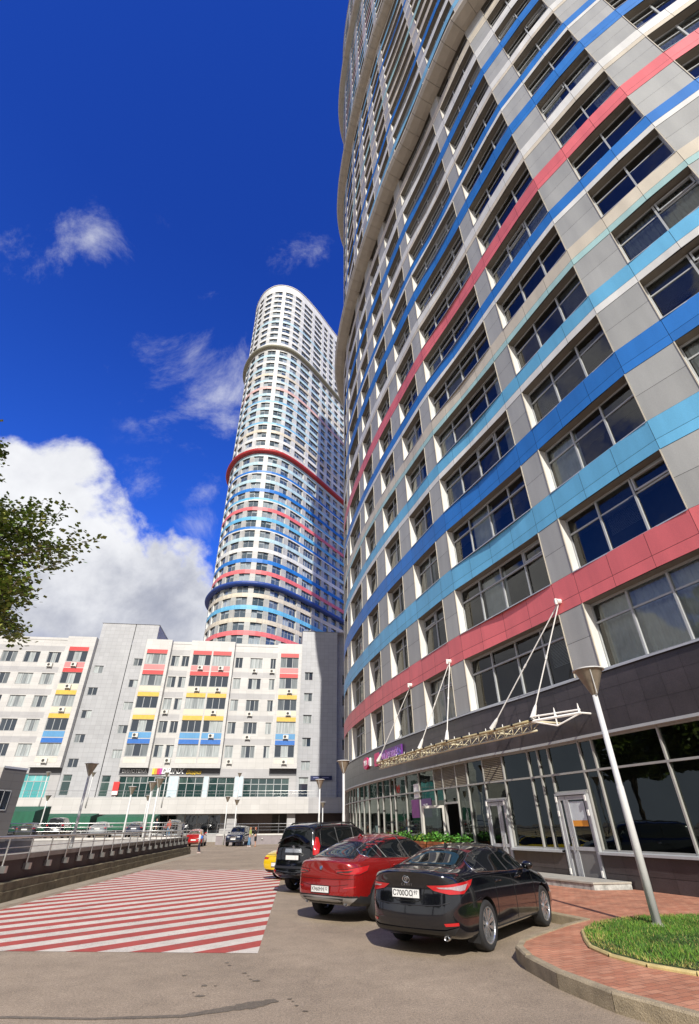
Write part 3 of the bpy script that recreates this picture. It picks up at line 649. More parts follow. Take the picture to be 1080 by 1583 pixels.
# ------------------------------------------------------------------ ground
def asphalt(name, base, stripes=False):
    m = bpy.data.materials.new(name); m.use_nodes = True; nt = m.node_tree; N = nt.nodes.new; L = nt.links.new
    b = nt.nodes['Principled BSDF']; b.inputs['Roughness'].default_value = .85; b.inputs['Specular IOR Level'].default_value = .35
    tc = N('ShaderNodeTexCoord'); P = tc.outputs['Object']
    def noise(sc, det, rough=.6):
        n = N('ShaderNodeTexNoise'); n.inputs['Scale'].default_value = sc; n.inputs['Detail'].default_value = det; n.inputs['Roughness'].default_value = rough; L(P, n.inputs[0]); return n.outputs[0]
    def mr(x, a, b2, c, d):
        n = N('ShaderNodeMapRange'); L(x, n.inputs[0]); n.inputs[1].default_value = a; n.inputs[2].default_value = b2; n.inputs[3].default_value = c; n.inputs[4].default_value = d; return n.outputs[0]
    def mul(a, b2):
        n = N('ShaderNodeMath'); n.operation = 'MULTIPLY'; L(a, n.inputs[0]); L(b2, n.inputs[1]); return n.outputs[0]
    big = mr(noise(.35, 7, .7), .3, .7, .74, 1.22); mid = mr(noise(3.2, 6), .3, .7, .9, 1.1); fine = mr(noise(75, 3, .8), .3, .7, .5, 1.55); f2 = mr(noise(240, 2, .8), .3, .7, .7, 1.35)
    gr = mr(noise(30, 4, .85), .35, .65, .72, 1.28); fine = mul(fine, gr)
    stone = N('ShaderNodeTexVoronoi'); stone.inputs['Scale'].default_value = 90; L(P, stone.inputs[0])
    sp = mr(stone.outputs['Distance'], .05, .30, 1.7, 1.0)
    fac = mul(mul(mul(big, mid), mul(fine, f2)), sp)
    # hairline cracks
    ck = N('ShaderNodeTexVoronoi'); ck.feature = 'DISTANCE_TO_EDGE'; ck.inputs['Scale'].default_value = .32
    wn = N('ShaderNodeTexNoise'); wn.inputs['Scale'].default_value = 1.6; wn.inputs['Detail'].default_value = 6; L(P, wn.inputs[0])
    wa = N('ShaderNodeVectorMath'); wa.operation = 'SCALE'; L(wn.outputs['Color'], wa.inputs[0]); wa.inputs['Scale'].default_value = 1.6
    wb_ = N('ShaderNodeVectorMath'); wb_.operation = 'ADD'; L(P, wb_.inputs[0]); L(wa.outputs[0], wb_.inputs[1]); L(wb_.outputs[0], ck.inputs[0])
    crack = mr(ck.outputs['Distance'], .0, .004, .80, 1.0); fac = mul(fac, crack)
    sc = N('ShaderNodeVectorMath'); sc.operation = 'SCALE'; L(fac, sc.inputs['Scale']); sc.inputs[0].default_value = base
    col = sc.outputs[0]
    if stripes:
        sx = N('ShaderNodeSeparateXYZ'); L(P, sx.inputs[0])
        def m_(op, a, b2=None, c=None):
            n = N('ShaderNodeMath'); n.operation = op
            for i, v in enumerate((a, b2, c)):
                if v is None: continue
                if isinstance(v, (int, float)): n.inputs[i].default_value = v
                else: L(v, n.inputs[i])
            return n.outputs[0]
        t = m_('SUBTRACT', sx.outputs[0], sx.outputs[1]); t = m_('ADD', t, m_('MULTIPLY', m_('SUBTRACT', noise(6, 3), .5), .03))
        fr = m_('FRACT', m_('DIVIDE', m_('ADD', t, 12.32+1.145*20), 1.145)); st = m_('LESS_THAN', fr, .5)
        mx = N('ShaderNodeMix'); mx.data_type = 'RGBA'; L(st, mx.inputs[0]); mx.inputs[6].default_value = (.42, .075, .06, 1); mx.inputs[7].default_value = (.64, .58, .50, 1)
        pf = mul(mul(mr(noise(1.1, 5), .3, .7, .86, 1.1), mr(noise(70, 3, .8), .3, .7, .82, 1.15)), mr(noise(8, 5), .35, .65, .93, 1.05))
        s2 = N('ShaderNodeVectorMath'); s2.operation = 'SCALE'; L(mx.outputs[2], s2.inputs[0]); L(pf, s2.inputs['Scale'])
        wear = mr(m_('MULTIPLY', noise(2.3, 9, .75), noise(40, 4, .7)), .29, .385, 0, .85)
        mx2 = N('ShaderNodeMix'); mx2.data_type = 'RGBA'; L(wear, mx2.inputs[0]); L(s2.outputs[0], mx2.inputs[6]); L(col, mx2.inputs[7]); col = mx2.outputs[2]
    L(col, b.inputs['Base Color'])
    bp = N('ShaderNodeBump'); bp.inputs['Strength'].default_value = .35; bp.inputs['Distance'].default_value = .004
    L(mul(fine, sp), bp.inputs['Height']); L(bp.outputs[0], b.inputs['Normal'])
    return m
ASPH = asphalt('asphalt', (.285, .225, .162))
PAINT = asphalt('hatched_road_paint', (.15, .13, .11), True)
WET = asphalt('damp_asphalt', (.13, .105, .075)); WET.node_tree.nodes['Principled BSDF'].inputs['Roughness'].default_value = .5

g = MB(); g.poly([(-900, -900, 0), (900, -900, 0), (900, 900, 0), (-900, 900, 0)], ASPH)
tag(g.build('road'), kind='structure')
g = MB(); g.poly([(-1.52, 10.23, .004), (-3.18, 27.57, .004), (-9.8, 28.3, .004), (-8.72, 15.2, .004), (-8.3, 10.75, .004)], PAINT)
tag(g.build('road_marking'), kind='structure')
# damp run-off in the foreground
def strip_poly(pts, wid, z, mat, mb, seed=1):
    R = random.Random(seed); L_, R_ = [], []
    for i in range(len(pts)-1):
        a, b = Vector(pts[i]), Vector(pts[i+1]); n = 8
        for k in range(n):
            p = a.lerp(b, k/n); w = wid[i]+(wid[i+1]-wid[i])*k/n; d = (b-a).normalized(); q = Vector((-d.y, d.x))
            L_.append(p+q*w*R.uniform(.75, 1.25)); R_.append(p-q*w*R.uniform(.75, 1.25))
    for i in range(len(L_)-1): mb.poly([(L_[i].x, L_[i].y, z), (R_[i].x, R_[i].y, z), (R_[i+1].x, R_[i+1].y, z), (L_[i+1].x, L_[i+1].y, z)], mat)
g = MB(); strip_poly([(-5.2, 7.3), (-3.78, 7.24), (-2.78, 7.16), (-1.84, 7.22), (-1.47, 7.41), (-1.15, 7.58), (-.86, 7.78)], [.035, .04, .035, .045, .08, .12, .05], .004, WET, g)
R = random.Random(4)
for (x, y, r) in ((-1.9, 8.4, .045), (-1.83, 7.95, .05), (-1.75, 8.38, .025), (-1.87, 9.6, .035), (-1.8, 9.45, .03), (-1.5, 9.0, .04), (-1.42, 8.85, .02), (-1.27, 8.6, .045), (-1.36, 8.68, .025), (-.75, 7.8, .03), (-.64, 7.55, .025), (-.53, 7.35, .03), (-.7, 7.7, .018), (-2.3, 8.9, .03), (-1.95, 8.1, .02)):
    g.poly([(x+cos(a*pi/6)*r*R.uniform(.6, 1.3), y+sin(a*pi/6)*r*R.uniform(.6, 1.3), .0042) for a in range(12)], WET)
tag(g.build('road_stain'), kind='structure')
# pale strip of dry dust along the kerb wall
DUST = M('dusty_edge', (.33, .28, .21), .95, fine=.25, var=.2)
g = MB(); g.poly([(-9.5, 15.0, .003), (-9.0, 15.0, .003), (-10.05, 28.3, .003), (-11.5, 44, .003), (-12.2, 44.35, .003), (-10.77, 28.83, .003)], DUST); tag(g.build('kerb_verge'), kind='structure')

# pavement, kerbs, lawn
def pavers():
    m = bpy.data.materials.new('brick_pavers'); m.use_nodes = True; nt = m.node_tree; N = nt.nodes.new; L = nt.links.new
    b = nt.nodes['Principled BSDF']; b.inputs['Roughness'].default_value = .85
    tc = N('ShaderNodeTexCoord'); mp = N('ShaderNodeMapping'); mp.inputs[2].default_value = (0, 0, radians(-24)); L(tc.outputs['Object'], mp.inputs[0])
    br = N('ShaderNodeTexBrick'); L(mp.outputs[0], br.inputs[0]); br.inputs['Scale'].default_value = 1; br.inputs['Brick Width'].default_value = .205; br.inputs['Row Height'].default_value = .105
    br.inputs['Mortar Size'].default_value = .0045; br.inputs['Mortar Smooth'].default_value = .3; br.inputs['Color1'].default_value = (.40, .155, .085, 1); br.inputs['Color2'].default_value = (.50, .235, .14, 1); br.inputs['Mortar'].default_value = (.16, .09, .06, 1)
    no = N('ShaderNodeTexNoise'); no.inputs['Scale'].default_value = 2.0; no.inputs['Detail'].default_value = 8; L(tc.outputs['Object'], no.inputs[0])
    n2 = N('ShaderNodeTexNoise'); n2.inputs['Scale'].default_value = 120; n2.inputs['Detail'].default_value = 3; L(tc.outputs['Object'], n2.inputs[0])
    r1 = N('ShaderNodeMapRange'); L(no.outputs[0], r1.inputs[0]); r1.inputs[1].default_value = .3; r1.inputs[2].default_value = .7; r1.inputs[3].default_value = .75; r1.inputs[4].default_value = 1.18
    r2 = N('ShaderNodeMapRange'); L(n2.outputs[0], r2.inputs[0]); r2.inputs[1].default_value = .3; r2.inputs[2].default_value = .7; r2.inputs[3].default_value = .8; r2.inputs[4].default_value = 1.2
    mu = N('ShaderNodeMath'); mu.operation = 'MULTIPLY'; L(r1.outputs[0], mu.inputs[0]); L(r2.outputs[0], mu.inputs[1])
    sc = N('ShaderNodeVectorMath'); sc.operation = 'SCALE'; L(br.outputs[0], sc.inputs[0]); L(mu.outputs[0], sc.inputs['Scale']); L(sc.outputs[0], b.inputs['Base Color'])
    bp = N('ShaderNodeBump'); bp.inputs['Strength'].default_value = .6; bp.inputs['Distance'].default_value = .006; bp.invert = True; L(br.outputs['Fac'], bp.inputs['Height']); L(bp.outputs[0], b.inputs['Normal'])
    return m
PAVE = pavers(); KERB = M('concrete_kerb', (.32, .26, .17), .9, var=.28, vs=5, fine=.28, bump=.5)
KERBD = M('weathered_stone', (.16, .135, .085), .9, var=.45, vs=3.5, fine=.3, bump=.8, bs=25)
PH = .17
kl = [(12.5, 2.6), (8, 3.6), (5.2, 4.75), (4.1, 5.5), (3.3, 6.35), (2.78, 7.2), (2.50, 8.1), (2.38, 9.0), (2.42, 9.6), (2.62, 10.08), (3.1, 10.65), (3.78, 11.4), (4.42, 11.98), (3.95, 13.1), (2.6, 16.2), (1.0, 20.2), (-.6, 25.5), (-2.2, 31.5), (-3.9, 40), (-4.6, 46), (-4.5, 56)]
ke = Vector((0, 0))
inner = []
for i, p in enumerate(kl):
    a = Vector(kl[max(0, i-1)]); b = Vector(kl[min(len(kl)-1, i+1)]); d = (b-a).normalized(); inner.append(Vector(p)+Vector((d.y, -d.x))*.11)
pv = MB()
fac_ = [CV1.at(s_, .03) for s_ in [CV1.len*i/40 for i in range(28, -1, -1)]]
poly = [(p.x, p.y, PH-.02) for p in inner] + [(3.5, 60, PH-.02)] + [(v.x, v.y, PH-.02) for v in fac_ if v.y < 58] + [(20, -2, PH-.02)]
bmh = bmesh.new(); vs_ = [bmh.verts.new(p) for p in poly]; f_ = bmh.faces.new(vs_); bmesh.ops.triangulate(bmh, faces=[f_]); 
for f in bmh.faces:
    P = [v.co.copy() for v in f.verts]
    if (P[1]-P[0]).cross(P[2]-P[0]).z < 0: P.reverse()
    pv.poly(P, PAVE)
bmh.free()
tag(pv.build('pavement'), kind='structure')
kb = MB(); R = random.Random(8)
def kerbseg(mb, a, b, ia, ib, h, mat, n=None):
    L_ = (Vector(b)-Vector(a)).length; n = n or max(1, round(L_/.98))
    for i in range(n):
        t0, t1 = i/n+.004, (i+1)/n-.004; P = [Vector(a).lerp(Vector(b), t0), Vector(a).lerp(Vector(b), t1), Vector(ia).lerp(Vector(ib), t1), Vector(ia).lerp(Vector(ib), t0)]
        dz = R.uniform(-.006, .006); c = .02
        q0 = [(p.x, p.y, 0) for p in P]; q1 = [(p.x, p.y, h-c+dz) for p in P]; ce = (P[0]+P[1]+P[2]+P[3])/4
        P2_ = [p+(P[3-i_ if i_ in (0, 3) else 3-i_]-p).normalized()*c if False else p for i_, p in enumerate(P)]
        o = (P[3]-P[0]).normalized()*c; q2 = [((P[0]+o).x, (P[0]+o).y, h+dz), ((P[1]+o).x, (P[1]+o).y, h+dz), (P[2].x, P[2].y, h+dz), (P[3].x, P[3].y, h+dz)]
        mb.poly((q0[1], q0[0], q1[0], q1[1]), mat); mb.poly((q1[1], q1[0], q2[0], q2[1]), mat); mb.poly(q2[::-1], mat)
        for (x, y) in ((1, 2), (2, 3), (3, 0)): mb.poly((q0[x], q0[y], q2[y], q2[x]), mat)
for i in range(len(kl)-1): kerbseg(kb, kl[i], kl[i+1], inner[i], inner[i+1], PH, KERB)
tag(kb.build('pavement_kerb'), kind='structure')
# grime band and chipped patch on the near kerb
gl_ = [(3.66, 9.98), (3.9, 10.7), (4.35, 11.3), (5.0, 11.75), (5.9, 12.05), (6.9, 12.1), (7.9, 11.7), (8.8, 10.4), (9.5, 8.4), (9.0, 6.9), (7.5, 6.5), (5.7, 6.9), (4.7, 7.45), (4.15, 7.91), (3.78, 8.34), (3.56, 8.9), (3.52, 9.45)]
LAWN = M('lawn_soil', (.045, .065, .015), .95, var=.35, vs=4, fine=.4)
lg = MB(); lg.poly([(x, y, PH+.012) for x, y in gl_], LAWN)
tag(lg.build('lawn'), kind='structure')
lk = MB(); YK = M('yellowed_kerb', (.50, .40, .17), .85, var=.25, vs=6, fine=.2)
cxg, cyg = 6.3, 9.4
for i in range(len(gl_)):
    a, b = Vector(gl_[i]), Vector(gl_[(i+1) % len(gl_)]); d = (b-a).normalized(); o = Vector((-d.y, d.x))
    if (a+o*.1-Vector((cxg, cyg))).length < (a-Vector((cxg, cyg))).length: o = -o
    kerbseg(lk, a+o*.055, b+o*.055, a, b, PH+.022, YK)
tag(lk.build('lawn_kerb'), kind='structure')
GRM = [M('grass_%d' % i, c, .75, var=.3, vs=2) for i, c in enumerate(((.085, .20, .014), (.13, .25, .02), (.05, .13, .012), (.33, .29, .08)))]
def inside(p, P):
    c = False; j = len(P)-1
    for i in range(len(P)):
        if (P[i][1] > p[1]) != (P[j][1] > p[1]) and p[0] < (P[j][0]-P[i][0])*(p[1]-P[i][1])/(P[j][1]-P[i][1])+P[i][0]: c = not c
        j = i
    return c
gm = MB(); R = random.Random(2); cnt = 0
while cnt < 40000:
    x, y = R.uniform(3.4, 8.2), R.uniform(6.6, 12.2)
    if not inside((x, y), gl_): continue
    cnt += 1; cl = sin(x*2.3+sin(y*1.7))*sin(y*2.9+x)
    h = R.uniform(.015, .05)*(1+.35*cl); a = R.uniform(0, 2*pi); w = .006; le = R.uniform(0, .05); b_ = R.uniform(0, 2*pi)
    edge = min((Vector((x, y))-Vector(q)).length for q in gl_)
    m_ = GRM[3] if R.random() < (.5 if edge < .3 else .09) else GRM[R.choice((0, 0, 1, 2)) if cl > -.3 else 2]
    z = PH+.03
    gm.poly([(x-cos(a)*w, y-sin(a)*w, z), (x+cos(a)*w, y+sin(a)*w, z), (x+cos(b_)*le, y+sin(b_)*le, z+h)], m_)
tag(gm.build('grass'), 'short bright green grass growing on the lawn bed', 'grass', kind='stuff')

# entrance platform
STEP = M('concrete_step', (.36, .34, .29), .85, var=.2, vs=3, fine=.15); MARB = M('chipped_marble_edge', (.34, .35, .33), .6, var=.6, vs=6, fine=.3)
es = MB(); pa = [CV1.at(16.0, .1), CV1.at(16.3, 1.15), CV1.at(21.5, 1.35), CV1.at(26, 1.35), CV1.at(26, .1)]
pl = [(p.x, p.y) for p in pa]; es.prism(pl[::-1], .13, .285, MARB, MARB)
es.prism([(p.x, p.y) for p in [CV1.at(15.98, .1), CV1.at(16.28, 1.18), CV1.at(21.5, 1.38), CV1.at(26, 1.38), CV1.at(26, .1)]][::-1], .285, .325, STEP)
tag(es.build('entrance_step'), 'low stone-edged platform step below the glass doors', 'step')

# ------------------------------------------------------------------ kerb wall with the ramp railing (left)
wallp = [(-9.28, 12.0), (-9.5, 16.57), (-10.01, 21.07), (-10.77, 28.83), (-11.6, 37), (-12.2, 44.35)]
WDARK = M('ramp_wall_dark_paint', (.055, .035, .032), .7, var=.2, vs=2, fine=.15); COP = M('concrete_coping', (.30, .28, .24), .8, var=.2)
rw = empty('ramp_wall', (-10.6, 28, 0), label='long dark brown ramp wall with pale coping along the left of the road', cat='wall'); ro = rw.location
def along(P, n, off):
    out = []
    for i in range(len(P)-1):
        a, b = Vector(P[i]), Vector(P[i+1]); k = max(1, round((b-a).length/n))
        for j in range(k): out.append((a.lerp(b, j/k), a.lerp(b, (j+1)/k), (b-a).normalized()))
    return out
def wallbox(mb, a, b, d, o0, o1, z0, z1, mat, gap=0):
    q = Vector((-d.y, d.x)); a = a+d*gap; b = b-d*gap
    mb.prism([tuple(a+q*o0), tuple(b+q*o0), tuple(b+q*o1), tuple(a+q*o1)][::1], z0, z1, mat)
m1, m2, m3 = MB(), MB(), MB()
for a, b, d in along(wallp, 1.0, 0):
    wallbox(m1, a, b, d, 0, .38, 0, .24+R.uniform(-.01, .01), KERBD, .006); wallbox(m1, a, b, d, .06, .4, .24, .43+R.uniform(-.01, .01), KERBD, .006)
for a, b, d in along(wallp, 3.0, 0):
    wallbox(m2, a, b, d, .32, .52, .4, .93, WDARK, .004); wallbox(m3, a, b, d, .28, .62, .93, 1.06, COP, .004)
m2.build('wall', rw, off=ro); m3.build('coping', rw, off=ro); m1.build('stone_base', rw, off=ro)
def railing(name, P, z0, h, spacing, label, rails, foot=0.0, side=.25, postr=.025, railr=.03, foot_plate=True, mat=STEEL):
    e = empty(name, (P[0][0], P[0][1], z0), label=label, cat='railing'); o = e.location
    rl = MB(); pts = [Vector((p[0], p[1], 0)) for p in P]
    off_ = []
    for i, p in enumerate(pts):
        d = (pts[min(i+1, len(pts)-1)]-pts[max(0, i-1)]).normalized(); off_.append(p+Vector((-d.y, d.x, 0))*side)
    for zz, r in rails: rl.tube([p+Vector((0, 0, z0+zz)) for p in off_], r, mat, 8)
    rl.build('rail', e, off=o, smooth=True)
    for a, b, d in along([(p.x, p.y) for p in off_], spacing, 0):
        pm = MB(); pm.tube([(a.x, a.y, z0-foot), (a.x, a.y, z0+h)], postr, mat, 8)
        if foot_plate: q = Vector((-d.y, d.x)); pm.box((a.x-.05, a.y-.06, z0-foot-.04), (a.x+.14, a.y+.06, z0-foot+.12), mat)
        pm.build('post', e, off=o)
    return e
railing('railing', wallp, .98, .47, 1.32, 'steel handrail with slanting-looking posts bolted to the dark ramp wall', [(.50, .034), (.25, .011)], foot=.28, side=.25)

# far side of the ramp: white-capped wall, upper parking rail
farp = [(-38, 45.5), (-30.5, 50.2), (-24.4, 52.9), (-19.2, 53.2), (-15.8, 53.4)]
CW = M('white_coping', (.54, .53, .51), .6); GREYW = M('grey_render', (.30, .29, .29), .8, var=.15)
fw = empty('parking_wall', (-24.4, 52.9, 0), label='grey wall with white cap edging the upper car park beyond the ramp', cat='wall'); fo = fw.location
m1, m2 = MB(), MB()
for a, b, d in along(farp, 2.0, 0): wallbox(m1, a, b, d, 0, .3, 0, .78, GREYW, 0); wallbox(m2, a, b, d, -.05, .36, .78, .93, CW, .004)
m1.build('wall', fw, off=fo); m2.build('coping', fw, off=fo)
railing('railing', farp, .93, 1.1, 2.0, 'horizontal bar railing on the white cap of the upper car park', [(1.12, .035), (.82, .018), (.52, .018), (.25, .018)], side=.15, postr=.03, foot_plate=False)
railing('railing', [(-19.0, 53.7), (-16.0, 53.9), (-17.6, 58.0), (-18.4, 63.0)], .93, 1.1, .3, 'dense upright baluster railing closing the end of the upper car park', [(1.12, .035), (.12, .02)], side=.0, postr=.018, foot_plate=False)
up = MB(); up.prism([(-120, 45), (-38, 46), (-30.5, 50.6), (-24.4, 53.2), (-15.9, 53.5), (-17.9, 58.2), (-18.6, 64), (-18.6, 74), (-120, 70)], .0, .84, ASPH); tag(up.build('upper_car_park'), kind='structure')
# ground strip and low stone wall in front of the block
lw = empty('terrace_wall', (-2, 66, 0), label='low grey wall with white cap and bar railing in front of the white block', cat='wall'); lo_ = lw.location
m1, m2 = MB(), MB()
TILEG = M('purple_grey_tile', (.24, .21, .22), .6, var=.12)
for a, b, d in along([(-15.2, 64.6), (3, 66.6)], 1.2, 0): wallbox(m1, a, b, d, 0, .3, 0, .85, TILEG, .004); wallbox(m2, a, b, d, -.06, .36, .85, 1.0, CW, .003)
m1.build('wall', lw, off=lo_); m2.build('coping', lw, off=lo_)
for i in range(8):
    lmp = MB(); x = -14.3+i*2.1; y = 64.6+.11*(x+15.2)-.08; lmp.tube([(x, y, .5), (x, y, .62)], [.10, .03], CW, 8); lmp.build('wall_light', lw, off=lo_)
railing('railing', [(-15.2, 64.7), (3, 66.7)], 1.0, .95, 2.2, 'bar railing on the low wall in front of the white block', [(.95, .03), (.65, .015), (.35, .015)], side=.1, postr=.025, foot_plate=False)
dk = MB(); dk.prism([(-15.2, 64.9), (3, 66.9), (3, 84), (-15.2, 82)], 0, .9, ASPH); tag(dk.build('terrace_ground'), kind='structure')
vs2 = MB(); vs2.poly([(-14.8, 62.9, .004), (3.5, 64.9, .004), (3.5, 66.6, .004), (-15, 64.6, .004)], M('sandy_verge', (.33, .27, .18), .95, var=.4, vs=1.2)); tag(vs2.build('verge'), kind='structure')

# ------------------------------------------------------------------ the low block
LRU = Vector((1, .14, 0)).normalized(); LRN = Vector((LRU.y, -LRU.x, 0)); LRO = Vector((0, 82, 0))
def LR(u, z, d=0.0): p = LRO+LRU*u+LRN*d; return Vector((p.x, p.y, z))
def tile_mat(name, rgb, w=.6, h=.6, joint=.5, rough=.45, js=.012):
    m = bpy.data.materials.new(name); m.use_nodes = True; nt = m.node_tree; N = nt.nodes.new; L = nt.links.new
    b = nt.nodes['Principled BSDF']; b.inputs['Roughness'].default_value = rough
    uv = N('ShaderNodeUVMap'); br = N('ShaderNodeTexBrick'); L(uv.outputs[0], br.inputs[0]); br.offset = 0; br.inputs['Scale'].default_value = 1
    br.inputs['Brick Width'].default_value = w; br.inputs['Row Height'].default_value = h; br.inputs['Mortar Size'].default_value = js; br.inputs['Mortar Smooth'].default_value = .2
    c = Vector(rgb); br.inputs['Color1'].default_value = (*(c*.95), 1); br.inputs['Color2'].default_value = (*(c*1.05), 1); br.inputs['Mortar'].default_value = (*(c*joint), 1)
    tc = N('ShaderNodeTexCoord'); no = N('ShaderNodeTexNoise'); no.inputs['Scale'].default_value = .4; no.inputs['Detail'].default_value = 6; L(tc.outputs['Object'], no.inputs[0])
    mr = N('ShaderNodeMapRange'); L(no.outputs[0], mr.inputs[0]); mr.inputs[1].default_value = .3; mr.inputs[2].default_value = .7; mr.inputs[3].default_value = .92; mr.inputs[4].default_value = 1.05
    sc = N('ShaderNodeVectorMath'); sc.operation = 'SCALE'; L(br.outputs[0], sc.inputs[0]); L(mr.outputs[0], sc.inputs['Scale']); L(sc.outputs[0], b.inputs['Base Color'])
    return m
TW = tile_mat('white_tile', (.51, .50, .485), 1.2, .6, .72); TG = tile_mat('grey_tile', (.37, .375, .39), .75, .6, .62); TST = tile_mat('grey_stripe_tile', (.38, .375, .38), 1.2, .6, .8)
RIBW = tile_mat('ribbed_white', (.66, .63, .56), .16, 5, .72, js=.03); RED = M('red_panel', (.52, .045, .045), .45); YEL = M('yellow_panel', (.62, .40, .06), .45); BLU = M('blue_panel', (.02, .13, .45), .45)
RIBR = tile_mat('ribbed_pink', (.62, .22, .22), .16, 5, .75, js=.03); RIBB = tile_mat('ribbed_blue', (.10, .30, .55), .16, 5, .7, js=.03); RIBY = tile_mat('ribbed_cream', (.68, .63, .48), .16, 5, .75, js=.03)
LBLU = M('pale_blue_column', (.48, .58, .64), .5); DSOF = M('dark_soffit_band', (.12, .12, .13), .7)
PLR = pane_mat('block_window_glass', (.02, .03, .045), (.46, .50, .50), .5, stripes=5.0); SHOPG = pane_mat('block_shop_glass', (.02, .045, .045), (.08, .13, .12), .25, rough=.04)
TURQ = pane_mat('turquoise_shop_glass', (.05, .30, .31), (.16, .52, .52), .6, stripes=1.5); BLKG = pane_mat('dark_shop_glass', (.008, .010, .012), (.03, .035, .04), .3)
lr = empty('apartment_block', (-25, 78.5, 0), label='white and grey tiled low block with red, yellow and blue balcony panels', cat='apartment block'); LO = lr.location
def quad(mb, u0, u1, z0, z1, d, mat): mb.poly((LR(u0, z0, d), LR(u1, z0, d), LR(u1, z1, d), LR(u0, z1, d)), mat, [(u0, z0), (u1, z0), (u1, z1), (u0, z1)])
def side(mb, u, z0, z1, d0_, d1, mat): mb.poly((LR(u, z0, d0_), LR(u, z0, d1), LR(u, z1, d1), LR(u, z1, d0_)), mat, [(d0_, z0), (d1, z0), (d1, z1), (d0_, z1)])
def capz(mb, u0, u1, z, d0_, d1, mat): mb.poly((LR(u0, z, d0_), LR(u1, z, d0_), LR(u1, z, d1), LR(u0, z, d1)), mat, [(u0, d0_), (u1, d0_), (u1, d1), (u0, d1)])
def holes(mb, u0, u1, z0, z1, d, hs, matf):
    us = sorted({u0, u1, *[x for h in hs for x in h[:2] if u0 < x < u1]}); zs = {z0, z1}
    for h in hs: zs |= {x for x in h[2:4] if z0 < x < z1}
    zs |= {z for z in STR if z0 < z < z1}
    zs = sorted(zs)
    for a, b in zip(us, us[1:]):
        for c, e in zip(zs, zs[1:]):
            m = ((a+b)/2, (c+e)/2)
            if any(h[0] < m[0] < h[1] and h[2] < m[1] < h[3] for h in hs): continue
            quad(mb, a, b, c, e, d, matf(m[1]))
ROWT = [25.0-3.28*i for i in range(5)]     # window heads
STR = [x for t in ROWT for x in (t+.12, t+.95)]
def wz(z):
    for t in ROWT:
        if t+.12 < z < t+.95: return TST
    return TW if z > 9.2 else TST
def split_build(mb, name, cuts):
    parts = {}
    for fi, f in enumerate(mb.f):
        P = [mb.v[i] for i in f]; u = sum((Vector(p)-LRO).dot(LRU) for p in P)/len(P); k = sum(u > c for c in cuts)
        parts.setdefault(k, MB()).poly(P, mb.mats[mb.m[fi]], mb.uv.get(fi))
    for k in sorted(parts): parts[k].build(name, lr, off=LO)
def lwin(u0, u1, z0, z1, d, n, glass=PLR, transom=False, dep=.18, parent=None, inset=0.0, name='window'):
    fr, pn = MB(), MB(); D = d-dep
    for (a, b) in ((u0, u0), (u1, u1)): side(fr, a, z0, z1, d, D, WHITE)
    capz(fr, u0, u1, z1, d, D, SOFFIT); capz(fr, u0, u1, z0, d+.03, D, ALU)
    def bar(a, b, c, e): quad(fr, a, b, c, e, D+.05, ALU2); side(fr, a, c, e, D+.05, D, ALU2); side(fr, b, c, e, D+.05, D, ALU2)
    bar(u0, u0+.06, z0, z1); bar(u1-.06, u1, z0, z1); bar(u0+.06, u1-.06, z0, z0+.07); bar(u0+.06, u1-.06, z1-.07, z1)
    w = (u1-u0)/n
    for i in range(1, n): bar(u0+i*w-.04, u0+i*w+.04, z0+.07, z1-.07)
    zt = z0+(z1-z0)*.68 if transom else None
    if transom: bar(u0+.06, u1-.06, zt-.04, zt+.04)
    for i in range(n):
        for (c, e) in ([(z0, zt), (zt, z1)] if transom else [(z0, z1)]): quad(pn, u0+i*w, u0+(i+1)*w, c, e, D+.01, glass)
    o = fr.build(name, parent or lr, off=LO); pn.build('pane', o, off=LO)
def ac(u, z, d=0.0):
    m = MB(); T = lambda x, y, zz: tuple(LR(u+x, z+zz, d+y))
    m.box((-.4, .05, -.27), (.4, .38, .27), M_AC, T, skip='')
    m.box((-.36, .1, -.36), (-.3, .38, -.27), ALU, T); m.box((.3, .1, -.36), (.36, .38, -.27), ALU, T)
    c = LR(u-.1, z, d+.39); r = MB(); 
    m.poly([c+LRU*cos(a*pi/8)*.2+Vector((0, 0, sin(a*pi/8)*.2)) for a in range(16)], DARKIN)
    m.build('air_conditioner', lr, off=LO)
M_AC = M('air_conditioner_white', (.62, .60, .55), .5)
wall = MB(); hs = []
win3 = [(-54.7, -52.5), (-51.4, -49.2), (-48.0, -45.9-.25)]; extra = [(-58.2, -56.0), (-61.6, -59.4)]
midn = [(-29.4+.15, -28.0), (-27.6, -26.45)]; rightn = [(-19.2+.1, -17.9), (-16.7, -14.7), (-13.4, -12.5)]
groups = [(extra+win3, 3), (midn, 2), (rightn, 2)]
WH = 1.65
for t in ROWT:
    for ws, n in groups:
        for (a, b) in ws: hs.append((a, b, t-WH, t))
bigleft = [h for h in hs if h[1] < -40]; bigmid = [h for h in hs if -30 < h[0] < -26]; bigr = [h for h in hs if h[0] > -20]
holes(wall, -64, -45.4, 8.8, 26.9, 0, bigleft, wz); holes(wall, -29.4, -26.3, 8.8, 26.9, 0, bigmid, wz); holes(wall, -19.3, -12.3, 8.8, 26.9, 0, bigr, wz)
for h in hs: lwin(h[0], h[1], h[2], h[3], 0, 3 if h[0] < -40 else (2 if h[1]-h[0] < 1.7 else 3))
for (a, b) in ((-64, -45.4), (-29.4, -26.3), (-19.3, -12.3)):
    quad(wall, a, b, 26.9, 27.3, .05, TW); capz(wall, a, b, 27.3, .05, -8, TW); capz(wall, a, b, 26.9, .05, 0, TW)
